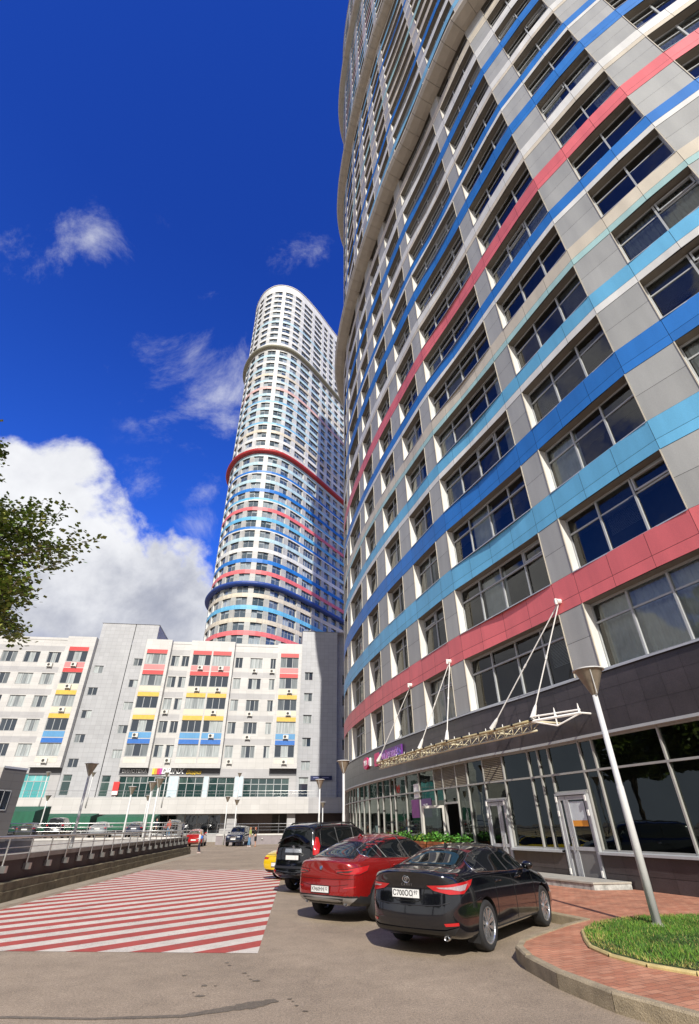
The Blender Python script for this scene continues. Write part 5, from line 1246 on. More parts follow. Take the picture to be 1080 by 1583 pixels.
    def handles(s, us, z, col):
        for u in us:
            for sg in (1, -1):
                h, nr = s.ray('side', u, z, sg)
                if h is None: continue
                m = MB(); m.tube([h+Vector((0, -.1, 0)), h+Vector((sg*.03, -.07, 0)), h+Vector((sg*.035, .06, 0)), h+Vector((0, .1, 0))], [.012, .015, .015, .012], col, 8); m.build('door_handle', s.e, smooth=True)
    def exhaust(s, xs, z, y=-.02, r=.042):
        for x in xs: m = MB(); m.lathe([(r-.004, .1), (r, .1), (r, -.02), (r-.006, -.02), (r-.008, .08)], CHR, 20, Matrix.Translation((x, -s.L/2+y, z)) @ Matrix.Rotation(pi/2, 4, 'X') @ Matrix.Diagonal((1.25, 1, -1, 1))); m.lathe([(0, .05), (r-.006, .05)], SHUT, 20, Matrix.Translation((x, -s.L/2+y, z)) @ Matrix.Rotation(-pi/2, 4, 'X')); m.build('exhaust_pipe', s.e, smooth=True)

def st_(L, extra=()):
    a = [0, .03, .10, .22, .38, .58]; b = [L-.5, L-.33, L-.2, L-.1, L-.03, L]
    mid = []; x = .82
    while x < L-.6: mid.append(x); x += .24
    return sorted(set(round(v, 3) for v in a+mid+b))
# ---- black saloon
L = 4.885; BLKP = paint('black_car_paint', (.0035, .0038, .006), .0, .12)
SED = dict(L=L, W=1.84, R=.335, ra=1.105, fa=3.93, spokes=10, paint=BLKP, stations=st_(L),
    zb=[(0, .33), (.25, .21), (.6, .19), (4.3, .19), (4.8, .22), (L, .28)],
    zt=[(0, 1.10), (.06, 1.125), (.35, 1.135), (.55, 1.14), (.9, 1.245), (1.3, 1.365), (1.7, 1.43), (2.2, 1.45), (2.6, 1.445), (3.0, 1.385), (3.4, 1.21), (3.72, 1.045), (4.0, .99), (4.4, .92), (4.7, .83), (L, .70)],
    w=[(0, .58), (.03, .675), (.10, .765), (.22, .835), (.38, .88), (.9, .92), (4.1, .92), (4.5, .89), (4.75, .80), (L, .62)],
    wbelt=[(0, .56), (.03, .65), (.10, .73), (.22, .79), (.38, .83), (.9, .86), (3.6, .86), (4.3, .82), (4.7, .70), (L, .5)],
    belt=[(0, 1.0), (.5, 1.02), (1.4, 1.0), (2.6, .95), (3.7, .90), (4.4, .80), (L, .60)],
    wr=[(0, .56), (1.2, .57), (2.3, .60), (3.0, .60), (3.8, .66), (L, .6)],
    rear=[(.2, .16), (.30, .05), (.42, .0), (.60, -.02), (.68, .03), (.8, .07), (.95, .06), (1.06, .01), (1.12, -.02), (1.2, .05)],
    front=[(.2, -.12), (.35, -.02), (.6, 0), (.75, -.05), (1, -.15)])
SC_DIR = radians(36.9)
sed = Car(SED, 'parked_car', 'glossy black saloon parked nearest, with large red and clear tail lamps', (2.29, 11.76), SC_DIR)
def sidewin(c, poly, cuts, rim=CHR, mat=CARGL, rimr=.007):
    for sg in (1, -1):
        o = c.decal(poly, 'side', mat, .004, sg, 'side_window', rim=rim, rimr=rimr)
        if c.lod == 0:
            for (p, w) in cuts:
                m = MB(); c.line(p, 'side', m, w, TRIMB, sg)
                if m.v: m.build('window_pillar', o)
sidewin(sed, [(.98, 1.10), (1.05, 1.20), (1.35, 1.30), (1.75, 1.365), (2.3, 1.38), (2.75, 1.345), (3.15, 1.20), (3.42, 1.04), (3.36, .985), (2.4, 1.0), (1.5, 1.035), (1.1, 1.05)], [([(1.32, 1.29), (1.50, 1.04)], .008), ([(2.20, 1.38), (2.42, 1.01)], .016), ([(2.18, 1.38), (2.40, 1.01)], .006)])
sed.decal([(-.60, .62), (-.53, 1.32), (-.3, 1.40), (.3, 1.40), (.53, 1.32), (.60, .62), (.3, .57), (-.3, .57)], 'top', CARGL, .004, name='rear_window', rim=TRIMB, rimr=.008)
sed.decal([(-.62, 3.60), (-.55, 2.86), (-.3, 2.78), (.3, 2.78), (.55, 2.86), (.62, 3.60), (.3, 3.70), (-.3, 3.70)], 'top', CARGL, .004, name='windscreen')
for sg in (1, -1):
    o = sed.decal([(.33, .915), (.60, .925), (.95, .955), (1.10, .975), (1.06, .90), (.93, .80), (.70, .80), (.45, .845)], 28, TLR, .008, sg, 'tail_light', grid=.03, rim=SHUT, rimr=.004)
    sed.decal([(.50, .893), (.72, .897), (.92, .915), (1.0, .925), (.95, .85), (.88, .84), (.72, .868), (.54, .876)], 28, TLW, .013, sg, 'clear_lens', parent=o, grid=.03)
    sed.decal([(.62, .445), (.80, .455), (.80, .415), (.64, .41)], 'rear', TLR, .008, sg, 'reflector', grid=.03)
    m = MB(); sed.line([(1.55, .3), (1.58, .9), (1.5, 1.03)], 'side', m, .004, sg=sg); sed.line([(2.44, .26), (2.42, .6), (2.42, 1.0)], 'side', m, .004, sg=sg); sed.line([(3.45, .28), (3.42, .6), (3.48, .98)], 'side', m, .004, sg=sg); sed.line([(.46, .64), (.9, .72), (.8, .66)][:2], 'side', m, .004, sg=sg)
    sed.line([(.16, .98), (.40, 1.03), (.6, 1.06)], 'side', m, .004, sg=sg); sed.line([(1.5, .28), (3.4, .27)], 'side', m, .01, TRIMB, sg=sg); m.build('door_gap', sed.bodyo)
    f = MB(); h, _ = sed.ray('side', 1.50, .25, sg); f.box((h.x-sg*.22 if sg > 0 else h.x, h.y-.72-.02, .14), (h.x if sg > 0 else h.x-sg*.22, h.y-.72+.0, .38), TRIMB); f.build('mud_flap', sed.e)
m = MB(); sed.line([(-.72, .70), (-.55, .665), (-.35, .655), (.35, .655), (.55, .665), (.72, .70)], 'rear', m, .007, TRIMB); sed.line([(-.33, .90), (-.28, .74), (-.2, .70), (.2, .70), (.28, .74), (.33, .90)], 'rear', m, .006); m.build('boot_gap', sed.bodyo)
sed.decal([(-.80, .40), (-.62, .36), (.62, .36), (.80, .40), (.72, .30), (-.72, .30)], 'rear', TRIMB, .014, name='diffuser', grid=.06)
sed.plate(-.02, .80, 'С700ОО', '97'); sed.exhaust((.60,), .255, .15, .034)
bd = MB()
def ring(c, x, z, rx, rz, w, mb, mat=CHR, r=.006, n=28):
    pts = []
    for i in range(n+2):
        a = 2*pi*i/n; h, nr = c.ray('rear', x+cos(a)*rx, z+sin(a)*rz); pts.append(h+Vector((0, -.008, 0)))
    mb.tube(pts, r, mat, 6, caps=False)
ring(sed, 0, .985, .065, .046, 0, bd, r=.007); ring(sed, 0, .997, .034, .020, 0, bd, r=.005, n=16); ring(sed, 0, .978, .017, .036, 0, bd, r=.005, n=16)
h, _ = sed.ray('rear', 0, .915)
text_mb(bd, 'C A M R Y', frameT((0, h.y-.008, .913), (1, 0, 0), (0, 0, 1)), .048, CHR, .003); bd.build('badge', sed.e)
sed.mirror(3.28, 1.0, BLKP); sed.handles((1.72, 2.72), .90, BLKP)
af = MB(); h, _ = sed.ray('top', 0, 1.55); af.poly([(h.x-.02, h.y-.08, h.z-.01), (h.x+.02, h.y-.08, h.z-.01), (h.x, h.y-.06, h.z+.075)], TRIMB); af.poly([(h.x+.02, h.y-.08, h.z-.01), (h.x+.006, h.y+.11, h.z-.01), (h.x, h.y-.06, h.z+.075)], TRIMB); af.poly([(h.x-.006, h.y+.11, h.z-.01), (h.x-.02, h.y-.08, h.z-.01), (h.x, h.y-.06, h.z+.075)], TRIMB); af.build('roof_aerial', sed.e)

# ---- red coupe-backed off-roader
L = 4.75; REDP = paint('red_metallic_paint', (.27, .010, .009), .35, .22, .06)
SUVC = dict(L=L, W=1.93, R=.365, ra=1.02, fa=3.885, spokes=5, paint=REDP, stations=st_(L),
    zb=[(0, .42), (.25, .30), (.6, .27), (4.2, .27), (4.7, .32), (L, .36)],
    zt=[(0, 1.13), (.05, 1.15), (.22, 1.165), (.34, 1.185), (.8, 1.375), (1.2, 1.49), (1.7, 1.585), (2.2, 1.62), (2.6, 1.605), (3.0, 1.52), (3.4, 1.31), (3.62, 1.17), (3.9, 1.13), (4.3, 1.06), (4.6, .97), (L, .86)],
    w=[(0, .66), (.03, .75), (.10, .84), (.22, .90), (.38, .94), (.9, .965), (4.0, .965), (4.4, .92), (4.65, .82), (L, .66)],
    wbelt=[(0, .60), (.03, .68), (.10, .76), (.22, .83), (.38, .865), (.9, .89), (3.6, .89), (4.2, .85), (4.6, .74), (L, .55)],
    belt=[(0, 1.04), (.5, 1.08), (1.2, 1.10), (2.6, 1.06), (3.6, 1.03), (4.3, .95), (L, .75)],
    wr=[(0, .58), (1.2, .60), (2.3, .62), (3.0, .62), (3.8, .68), (L, .6)],
    rear=[(.28, .18), (.40, .04), (.52, 0), (.65, .02), (.8, .05), (.95, .03), (1.04, .0), (1.12, -.02), (1.2, .06)],
    front=[(.2, -.12), (.35, -.02), (.6, 0), (.85, -.03), (1.1, -.12)])
def clad1(u, x, z):
    for c in (1.02, 3.885):
        if x > .84 and hypot(u-c, z-.365) < .475 and z < .9: return True
    return z < (.49 if x > .80 and .2 < u < 4.5 else .50)
SUVC['clad'] = clad1
SUVC['scale'] = .945
x4 = Car(SUVC, 'parked_car', 'metallic red coupe-backed off-roader parked beside the black saloon', (.76, 14.70), radians(39.5))
sidewin(x4, [(.62, 1.22), (.72, 1.31), (1.1, 1.43), (1.6, 1.515), (2.2, 1.55), (2.65, 1.52), (3.05, 1.38), (3.38, 1.17), (3.30, 1.105), (2.2, 1.115), (1.2, 1.145), (.75, 1.165)], [([(1.05, 1.41), (1.15, 1.15)], .007), ([(1.22, 1.46), (1.38, 1.14)], .016), ([(2.12, 1.55), (2.32, 1.115)], .018)], rimr=.011)
x4.decal([(-.66, .33), (-.60, .62), (-.52, 1.02), (-.3, 1.09), (.3, 1.09), (.52, 1.02), (.60, .62), (.66, .33), (.3, .27), (-.3, .27)], 'top', CARGL, .004, name='rear_window', rim=TRIMB, rimr=.008)
x4.decal([(-.64, 3.5), (-.56, 2.9), (-.3, 2.82), (.3, 2.82), (.56, 2.9), (.64, 3.5), (.3, 3.6), (-.3, 3.6)], 'top', CARGL, .004, name='windscreen')
for sg in (1, -1):
    o = x4.decal([(.36, .955), (.62, .965), (.98, 1.015), (1.08, 1.03), (1.05, .93), (.92, .875), (.62, .875), (.40, .90)], 26, TLR, .010, sg, 'tail_light', grid=.03, rim=SHUT, rimr=.005)
    x4.decal([(.40, .93), (.62, .94), (.80, .95), (.70, .905), (.42, .905)], 26, M('tail_lens_dark', (.06, .02, .02), .1, coat=1) if sg == 1 else bpy.data.materials['tail_lens_dark'], .014, sg, 'dark_lens', parent=o, grid=.03)
    x4.decal([(.60, .64), (.86, .67), (.84, .645), (.62, .62)], 'rear', TLR, .010, sg, 'reflector', grid=.03)
    m = MB(); x4.line([(1.35, .52), (1.42, .9), (1.38, 1.13)], 'side', m, .004, sg=sg); x4.line([(2.32, .4), (2.30, 1.1)], 'side', m, .004, sg=sg); x4.line([(3.38, .45), (3.35, 1.08)], 'side', m, .004, sg=sg); x4.line([(.9, .93), (1.8, .93), (3.4, .90)], 'side', m, .003, sg=sg); m.build('door_gap', x4.bodyo)
m = MB(); x4.line([(-.84, .80), (-.6, .785), (.6, .785), (.84, .80)], 'rear', m, .004); x4.line([(-.72, .70), (-.4, .665), (.4, .665), (.72, .70)], 'rear', m, .004); m.build('boot_gap', x4.bodyo)
x4.decal([(-.86, .47), (-.3, .485), (.3, .485), (.86, .47), (.80, .42), (.62, .335), (-.62, .335), (-.80, .42)], 'rear', SILV, .02, name='skid_plate', grid=.06)
x4.decal([(-.60, .455), (-.2, .45), (.2, .45), (.60, .455), (.5, .36), (-.5, .36)], 'rear', TRIMB, .026, name='diffuser', grid=.06)
x4.plate(-.02, .60, 'К960НН', '32'); x4.exhaust((.58, -.58), .36, .17, .045)
bd = MB(); h, _ = x4.ray('rear', 0, .99); F = frameT((0, h.y-.006, .99), (1, 0, 0), (0, 0, 1))
bd.lathe([(.0, .006), (.044, .006), (.047, 0)], CHR, 24, F)
for a0 in (0, 2): bd.poly([F @ Vector((0, 0, .0075))]+[F @ Vector((cos(a0*pi/2+i*pi/12)*.028, sin(a0*pi/2+i*pi/12)*.028, .0075)) for i in range(7)], M('badge_blue', (.02, .15, .5), .3) if a0 == 0 else bpy.data.materials['badge_blue'])
bd.build('badge', x4.e)
x4.mirror(3.2, 1.12, REDP); x4.handles((1.62, 2.55), 1.0, REDP)
af = MB(); h, _ = x4.ray('top', 0, 1.45); af.tube([h+Vector((0, -.09, .0)), h+Vector((0, -.03, .055)), h+Vector((0, .12, .0))], [.02, .025, .008], REDP, 8); af.build('roof_aerial', x4.e)

# ---- black off-roader
L = 4.78; BLKB = paint('blue_black_paint', (.003, .0032, .005), .0, .12)
SUV = dict(L=L, W=1.885, R=.385, ra=1.06, fa=3.85, spokes=6, paint=BLKB, stations=st_(L),
    zb=[(0, .48), (.25, .36), (.6, .33), (4.2, .33), (4.7, .38), (L, .42)],
    zt=[(0, 1.70), (.06, 1.76), (.25, 1.80), (.6, 1.83), (1.6, 1.855), (2.4, 1.85), (2.9, 1.77), (3.25, 1.53), (3.55, 1.24), (3.8, 1.18), (4.3, 1.13), (4.6, 1.06), (L, .95)],
    w=[(0, .70), (.03, .79), (.10, .86), (.22, .905), (.38, .93), (.9, .943), (4.1, .943), (4.5, .90), (4.7, .82), (L, .68)],
    wbelt=[(0, .66), (.03, .74), (.10, .80), (.22, .845), (.38, .87), (.9, .88), (3.6, .88), (4.3, .84), (4.6, .76), (L, .6)],
    belt=[(0, 1.16), (.5, 1.16), (2.6, 1.13), (3.6, 1.10), (4.3, 1.02), (L, .85)],
    wr=[(0, .60), (.3, .63), (2.3, .65), (3.0, .65), (3.8, .68), (L, .6)],
    rear=[(.3, .10), (.45, -.06), (.68, -.08), (.76, .03), (1.1, .05), (1.2, .06), (1.45, .13), (1.68, .20), (1.74, .12), (1.85, .1)],
    front=[(.2, -.12), (.35, -.02), (.6, 0), (.95, -.03), (1.1, -.12)])
prado = Car(SUV, 'parked_car', 'tall black off-roader with roof rails parked between the yellow and the red cars', (-.50, 19.9), radians(35))
sidewin(prado, [(.42, 1.24), (.50, 1.62), (.62, 1.69), (1.6, 1.73), (2.4, 1.71), (2.75, 1.62), (3.2, 1.27), (3.12, 1.18), (1.4, 1.20)], [([(1.30, 1.72), (1.36, 1.20)], .022), ([(2.25, 1.72), (2.28, 1.19)], .022)], rim=TRIMB, rimr=.01)
prado.decal([(-.66, 1.24), (-.63, 1.50), (-.55, 1.64), (-.2, 1.67), (.2, 1.67), (.55, 1.64), (.63, 1.50), (.66, 1.24)], 'rear', CARGL, .004, name='rear_window', rim=TRIMB)
prado.decal([(-.64, 3.45), (-.6, 2.9), (.6, 2.9), (.64, 3.45)], 'top', CARGL, .004, name='windscreen')
for sg in (1, -1):
    prado.decal([(.70, 1.00), (.69, 1.20), (.73, 1.46), (.80, 1.44), (.88, 1.22), (.87, 1.02), (.82, .98)], 28, TLR, .02, sg, 'tail_light', grid=.03, rim=SHUT, rimr=.005)
    prado.decal([(.66, .60), (.84, .60), (.84, .52), (.68, .52)], 'rear', TLR, .012, sg, 'reflector', grid=.03)
    rr_ = MB(); pts = [prado.ray('top', .60*sg, u)[0] for u in (.5, .62, 1.2, 1.8, 2.4, 2.6)]; pts = [p+Vector((0, 0, .01 if i in (0, 5) else .075)) for i, p in enumerate(pts)]
    rr_.tube(pts, .02, TRIMB, 8)
    for i in (1, 3): rr_.tube([pts[i], pts[i]-Vector((0, 0, .08))], .022, TRIMB, 6)
    rr_.build('roof_rail', prado.e, smooth=True)
    m = MB(); prado.line([(1.36, .5), (1.4, .9), (1.36, 1.2)], 'side', m, .004, sg=sg); prado.line([(2.32, .5), (2.28, 1.19)], 'side', m, .004, sg=sg); m.build('door_gap', prado.bodyo)
prado.decal([(-.33, 1.15), (.33, 1.15), (.35, 1.05), (-.35, 1.05)], 'rear', CHR, .018, name='tailgate_garnish', grid=.06)
prado.decal([(-.82, .70), (.82, .70), (.80, .64), (-.80, .64)], 'rear', TRIMB, .01, name='bumper_pad', grid=.06)
prado.plate(-.02, .92, '', ''); prado.mirror(3.1, 1.2, BLKB); prado.handles((1.62, 2.55), 1.05, CHR)
sp_ = MB()
for sg in (0,):
    a = [prado.ray('top', x, .12)[0] for x in (-.58, -.3, 0, .3, .58)]
    for i in range(4):
        p, q = a[i], a[i+1]; o_ = Vector((0, -.2, -.045)); t_ = Vector((0, 0, .015))
        sp_.poly((p+t_, q+t_, q+o_+t_, p+o_+t_), BLKB); sp_.poly((p-t_, p+o_-t_, q+o_-t_, q-t_), BLKB); sp_.poly((p+o_+t_, q+o_+t_, q+o_-t_, p+o_-t_), BLKB)
sp_.build('roof_spoiler', prado.e)
bd = MB(); ring(prado, 0, 1.185, .06, .042, 0, bd, r=.007); ring(prado, 0, 1.195, .03, .018, 0, bd, r=.005, n=16); ring(prado, 0, 1.18, .015, .034, 0, bd, r=.005, n=16); bd.build('badge', prado.e)
prado.exhaust((.72,), .36, .2)

# ---- yellow sports car, mostly hidden
L = 4.5; YELP = paint('yellow_car_paint', (.72, .50, .008), .0, .2)
SPT = dict(L=L, W=1.85, R=.34, ra=1.0, fa=3.45, spokes=5, paint=YELP, stations=st_(L),
    zb=[(0, .33), (.25, .2), (4.2, .16), (L, .25)],
    zt=[(0, .80), (.08, .87), (.3, .93), (.7, 1.0), (1.2, 1.16), (1.7, 1.27), (2.1, 1.30), (2.5, 1.27), (2.9, 1.10), (3.2, .93), (3.6, .85), (4.1, .75), (L, .6)],
    w=[(0, .80), (.12, .87), (.4, .92), (1.0, .925), (3.6, .90), (4.1, .86), (4.4, .72), (L, .6)],
    wbelt=[(0, .74), (.12, .82), (.4, .86), (1, .83), (3.6, .8), (4.2, .72), (L, .5)],
    belt=[(0, .74), (.5, .86), (1.2, .90), (2.6, .86), (3.6, .8), (4.2, .7), (L, .5)],
    wr=[(0, .5), (1.2, .48), (2.1, .52), (3.0, .55), (L, .5)],
    rear=[(.2, .14), (.32, .03), (.45, 0), (.6, -.01), (.72, .02), (.82, .03), (.95, .1)], front=[(.2, -.12), (.4, 0), (.7, -.1)])
yc = Car(SPT, 'parked_car', 'bright yellow sports car peeking out behind the black off-roader', (-1.60, 24.2), radians(34))
sidewin(yc, [(1.0, .98), (1.6, 1.19), (2.1, 1.23), (2.5, 1.19), (2.95, .95), (2.8, .90), (1.4, .92)], [], rim=TRIMB)
yc.decal([(-.5, .95), (-.42, 1.5), (.42, 1.5), (.5, .95)], 'top', CARGL, .004, name='rear_window'); yc.decal([(-.55, 3.05), (-.48, 2.5), (.48, 2.5), (.55, 3.05)], 'top', CARGL, .004, name='windscreen')
yc.decal([(-.8, .33), (.8, .33), (.8, .24), (-.8, .24)], 'rear', TRIMB, .01, name='diffuser'); yc.plate(-.05, .50, '', '')
for sg in (1, -1): yc.decal([(.45, .72), (.95, .74), (1.0, .66), (.5, .66)], 26, TLR, .008, sg, 'tail_light', grid=.04)
m = MB(); yc.line([(-.75, .80), (0, .83), (.75, .80)], 'rear', m, .007); m.build('boot_gap', yc.bodyo)

# ---- far cars: a few kinds, each seen small
def far_car(kind, label, loc, heading, rgb, front=False):
    sp = dict({'sedan': SED, 'suv': SUV, 'hatch': SUVC}[kind]); sp['paint'] = paint('car_paint_%d' % len(bpy.data.materials), rgb, .2, .22); sp.pop('clad', None); sp['split'] = False; sp['spokes'] = 5; sp['stations'] = sp['stations'][::1]
    c = Car(sp, 'parked_car', label, loc, heading, lod=1)
    if kind == 'sedan':
        sidewin(c, [(.98, 1.10), (1.35, 1.30), (1.75, 1.365), (2.3, 1.38), (2.75, 1.345), (3.15, 1.20), (3.36, .985), (1.1, 1.05)], [], rim=TRIMB); c.decal([(-.58, .62), (-.5, 1.35), (.5, 1.35), (.58, .62)], 'top', CARGL, .006, name='rear_window'); c.decal([(-.62, 3.60), (-.55, 2.85), (.55, 2.85), (.62, 3.60)], 'top', CARGL, .006, name='windscreen'); zt, zl, zf = .80, .90, .68
    elif kind == 'suv':
        sidewin(c, [(.42, 1.24), (.62, 1.69), (1.6, 1.73), (2.4, 1.71), (2.75, 1.62), (3.2, 1.27), (3.12, 1.18)], [], rim=TRIMB); c.decal([(-.66, 1.24), (-.55, 1.64), (.55, 1.64), (.66, 1.24)], 'rear', CARGL, .006, name='rear_window'); c.decal([(-.66, 3.5), (-.6, 2.88), (.6, 2.88), (.66, 3.5)], 'top', CARGL, .006, name='windscreen'); zt, zl, zf = .92, 1.15, .85
    else:
        sidewin(c, [(.62, 1.22), (1.1, 1.43), (1.6, 1.515), (2.2, 1.55), (2.65, 1.52), (3.3, 1.12), (.75, 1.165)], [], rim=TRIMB); c.decal([(-.62, .33), (-.5, 1.05), (.5, 1.05), (.62, .33)], 'top', CARGL, .006, name='rear_window'); c.decal([(-.64, 3.5), (-.56, 2.88), (.56, 2.88), (.64, 3.5)], 'top', CARGL, .006, name='windscreen'); zt, zl, zf = .62, .93, .82
    c.plate(0, zt, '', '')
    for sg in (1, -1):
        c.decal([(.60, zl+.06), (.95, zl+.08), (.98, zl-.07), (.62, zl-.06)], 26, TLR, .01, sg, 'tail_light', grid=.05)
        c.decal([(.38, zf+.03), (.66, zf+.06), (.70, zf-.05), (.42, zf-.06)], 'front', HEADL, .01, sg, 'head_light', grid=.05)
    c.decal([(-.34, zf-.0), (.34, zf-.0), (.30, zf-.16), (-.30, zf-.16)], 'front', CHR if front else TRIMB, .01, name='grille', grid=.05)
    c.decal([(-.7, zf-.25), (.7, zf-.25), (.66, zf-.36), (-.66, zf-.36)], 'front', TRIMB, .012, name='lower_grille', grid=.06)
    if front:
        p, nr = c.ray('front', 0, zf-.2)
        if p is not None: m = MB(); m.box((-.26, p.y, zf-.26), (.26, p.y+.03, zf-.15), PLATE); m.build('licence_plate', c.e)
    c.mirror(3.28 if kind == 'sedan' else 3.1, 1.0 if kind == 'sedan' else 1.17, sp['paint'])
    return c
far_car('hatch', 'bright red car parked at the far end of the road behind the child', (-16.5, 61.4), radians(-8), (.42, .015, .018))
far_car('suv', 'dark navy car facing the camera at the far low wall', (-12.1, 61.8), radians(180+3), (.01, .016, .04), True)
U0 = .84
far_car('sedan', 'black saloon with red tail lamps at the very left edge of the upper car park', (-35.2, 57.6, U0), radians(-16), (.012, .013, .018))
far_car('sedan', 'grey-green saloon second from the left in the upper car park', (-32.4, 57.9, U0), radians(-16), (.05, .055, .05))
far_car('suv', 'tall black van-like car parked under the white fascia in the upper car park', (-30.4, 59.6, U0), radians(-14), (.008, .009, .014))
far_car('sedan', 'silver saloon beside the tall lamp post in the upper car park', (-26.1, 59.8, U0), radians(-14), (.22, .24, .26))
far_car('sedan', 'dark blue saloon parked right of the silver one', (-22.6, 60.2, U0), radians(-14), (.02, .028, .06))
far_car('hatch', 'black car near the baluster end of the upper car park', (-18.9, 60.8, U0), radians(-12), (.012, .012, .014))
# ------------------------------------------------------------------ people
SKIN = M('skin', (.45, .25, .17), .6, var=.05); HAIRB = M('hair_blonde', (.32, .17, .06), .7); HAIRD = M('hair_dark', (.03, .02, .015), .7)
def skin_mesh(name, joints, edges, mat, parent, lv=1):
    me = bpy.data.meshes.new(name); me.from_pydata([j[0] for j in joints], edges, []); me.materials.append(mat)
    o = bpy.data.objects.new(name, me); COL.objects.link(o)
    sk = o.modifiers.new('k', 'SKIN'); sk.use_smooth_shade = True
    for i, j in enumerate(joints):
        r = j[1] if isinstance(j[1], tuple) else (j[1], j[1]); me.skin_vertices[0].data[i].radius = r; me.skin_vertices[0].data[i].use_root = (i == 0)
    sb = o.modifiers.new('s', 'SUBSURF'); sb.levels = sb.render_levels = lv
    bpy.context.view_layer.update(); ev = bpy.data.meshes.new_from_object(o.evaluated_get(bpy.context.evaluated_depsgraph_get())); o.modifiers.clear(); o.data = ev; ev.shade_smooth()
    if not ev.materials: ev.materials.append(mat)
    o.parent = parent; return o
def person(label, loc, rz, H, legs, arms, cloth, lean=0.0, short=False, hair=HAIRB, long_hair=True, pack=None, skirt=False):
    """legs/arms: (left, right) swing angles in radians; cloth: dict of materials"""
    e = empty('person', loc, rz, label, 'person'); k = H/1.7
    def P(x, y, z): return (x*k, y*k+lean*max(0, z-.9)*k, z*k)
    J, E = [], []
    def add(p, r, par=None):
        J.append((p, (r*k, r*k) if not isinstance(r, tuple) else (r[0]*k, r[1]*k))); 
        if par is not None: E.append((par, len(J)-1))
        return len(J)-1
    pel = add(P(0, 0, .93), (.13, .10)); wa = add(P(0, 0, 1.10), (.115, .085), pel); ch = add(P(0, 0, 1.30), (.135, .095), wa); nk = add(P(0, 0, 1.45), (.05, .05), ch); hd0 = add(P(0, .01, 1.52), (.06, .065), nk); hd1 = add(P(0, .015, 1.60), (.075, .09), hd0); add(P(0, .01, 1.67), (.055, .06), hd1)
    pts = {}
    for sgn, (a, kb_), i in ((1, legs[0], 0), (-1, legs[1], 1)):
        hp = add(P(sgn*.09, 0, .86), .085, pel); kx, kz = sin(a)*.43, .86-cos(a)*.43
        kn = add(P(sgn*.1, kx, kz), .055, hp); fx, fz = kx-sin(kb_-a)*.40, kz-cos(kb_-a)*.40
        an = add(P(sgn*.1, fx, max(fz, .07)), .035, kn); to = add(P(sgn*.11, fx+.15, max(fz-.05, .025)), (.035, .025), an); add(P(sgn*.1, fx-.05, max(fz-.05, .03)), .03, an)
        pts[('leg', sgn)] = [P(sgn*.09, 0, .90), P(sgn*.1, kx, kz), P(sgn*.1, fx, max(fz, .07))]; pts[('foot', sgn)] = [P(sgn*.1, fx-.07, max(fz-.045, .035)), P(sgn*.11, fx+.16, max(fz-.05, .03))]
        sh = add(P(sgn*.17, 0, 1.38), .05, ch); a1, a2 = arms[i]; el = (sgn*.21, sin(a1)*.28, 1.38-cos(a1)*.28); e1 = add(P(*el), .038, sh)
        ha = (sgn*(.21-.02), el[1]+sin(a2)*.25, el[2]-cos(a2)*.25); h1 = add(P(*ha), .026, e1)
        dr = Vector((0, sin(a2), -cos(a2))); pal = Vector(ha)+dr*.06; pm_ = add(P(*pal), (.034, .02), h1)
        for f in range(4): add(P(pal.x+sgn*0, pal.y+(f-1.5)*.018*cos(a2), pal.z+(f-1.5)*.018*sin(a2)-.0), .010, pm_); q = len(J)-1; tip = pal+dr*(.075-.008*abs(f-1.5)); add(P(tip.x-sgn*.01, tip.y+(f-1.5)*.02*cos(a2), tip.z+(f-1.5)*.02*sin(a2)), .008, q)
        th = pal+Vector((-sgn*.035, .0, 0))+dr*.02; add(P(*th), .010, pm_)
        pts[('arm', sgn)] = [P(sgn*.16, 0, 1.39), P(*el), P(*ha)]
    body = skin_mesh('body', J, E, SKIN, e)
    # clothing as skinned shells over the body
    def shell(name, joints, edges, mat): return skin_mesh(name, joints, edges, mat, e)
    kk = k
    top = [(P(0, 0, 1.0), (.155*kk, .12*kk)), (P(0, 0, 1.12), (.14*kk, .105*kk)), (P(0, 0, 1.30), (.155*kk, .115*kk)), (P(0, 0, 1.42), (.07*kk, .07*kk))]; te = [(0, 1), (1, 2), (2, 3)]
    for sg in (1, -1):
        a = pts[('arm', sg)]; n = len(top); top += [(a[0], (.062*kk,)*2), (a[1], (.05*kk,)*2)]; te += [(2, n), (n, n+1)]
        if not short: top.append(((Vector(a[2])*.9+Vector(a[1])*.1)[:], (.038*kk,)*2)); te.append((n+1, n+2))
    shell('shirt', top, te, cloth['top'])
    tr_ = [(P(0, 0, 1.0), (.14*kk, .105*kk)), (P(0, 0, .9), (.15*kk, .115*kk))]; tre = [(0, 1)]
    for sg in (1, -1):
        l = pts[('leg', sg)]; n = len(tr_); tr_ += [(l[0], (.095*kk,)*2), (l[1], ((.10 if skirt else .068)*kk,)*2)]; tre += [(1, n), (n, n+1)]
        if not skirt: tr_.append((l[2], (.052*kk,)*2)); tre.append((n+1, n+2))
    shell('trousers' if not skirt else 'skirt', tr_, tre, cloth['bottom'])
    for sg in (1, -1): f = pts[('foot', sg)]; shell('shoe', [(f[0], (.045*kk, .045*kk)), (f[1], (.04*kk, .03*kk))], [(0, 1)], cloth['shoe'])
    hj = [(P(0, -.02, 1.66), (.09*kk, .10*kk)), (P(0, -.055, 1.58), (.085*kk, .06*kk))]; he = [(0, 1)]
    if long_hair: hj.append((P(0, -.09, 1.42), (.07*kk, .035*kk))); he.append((1, 2))
    shell('hair', hj, he, hair)
    fc = MB(); hz = 1.60
    for sg in (1, -1): fc.lathe([(0, .004), (.009*k, .0)], BLACK, 8, Matrix.Translation(P(sg*.03, .105, 1.605)) @ Matrix.Rotation(-pi/2, 4, 'X'))
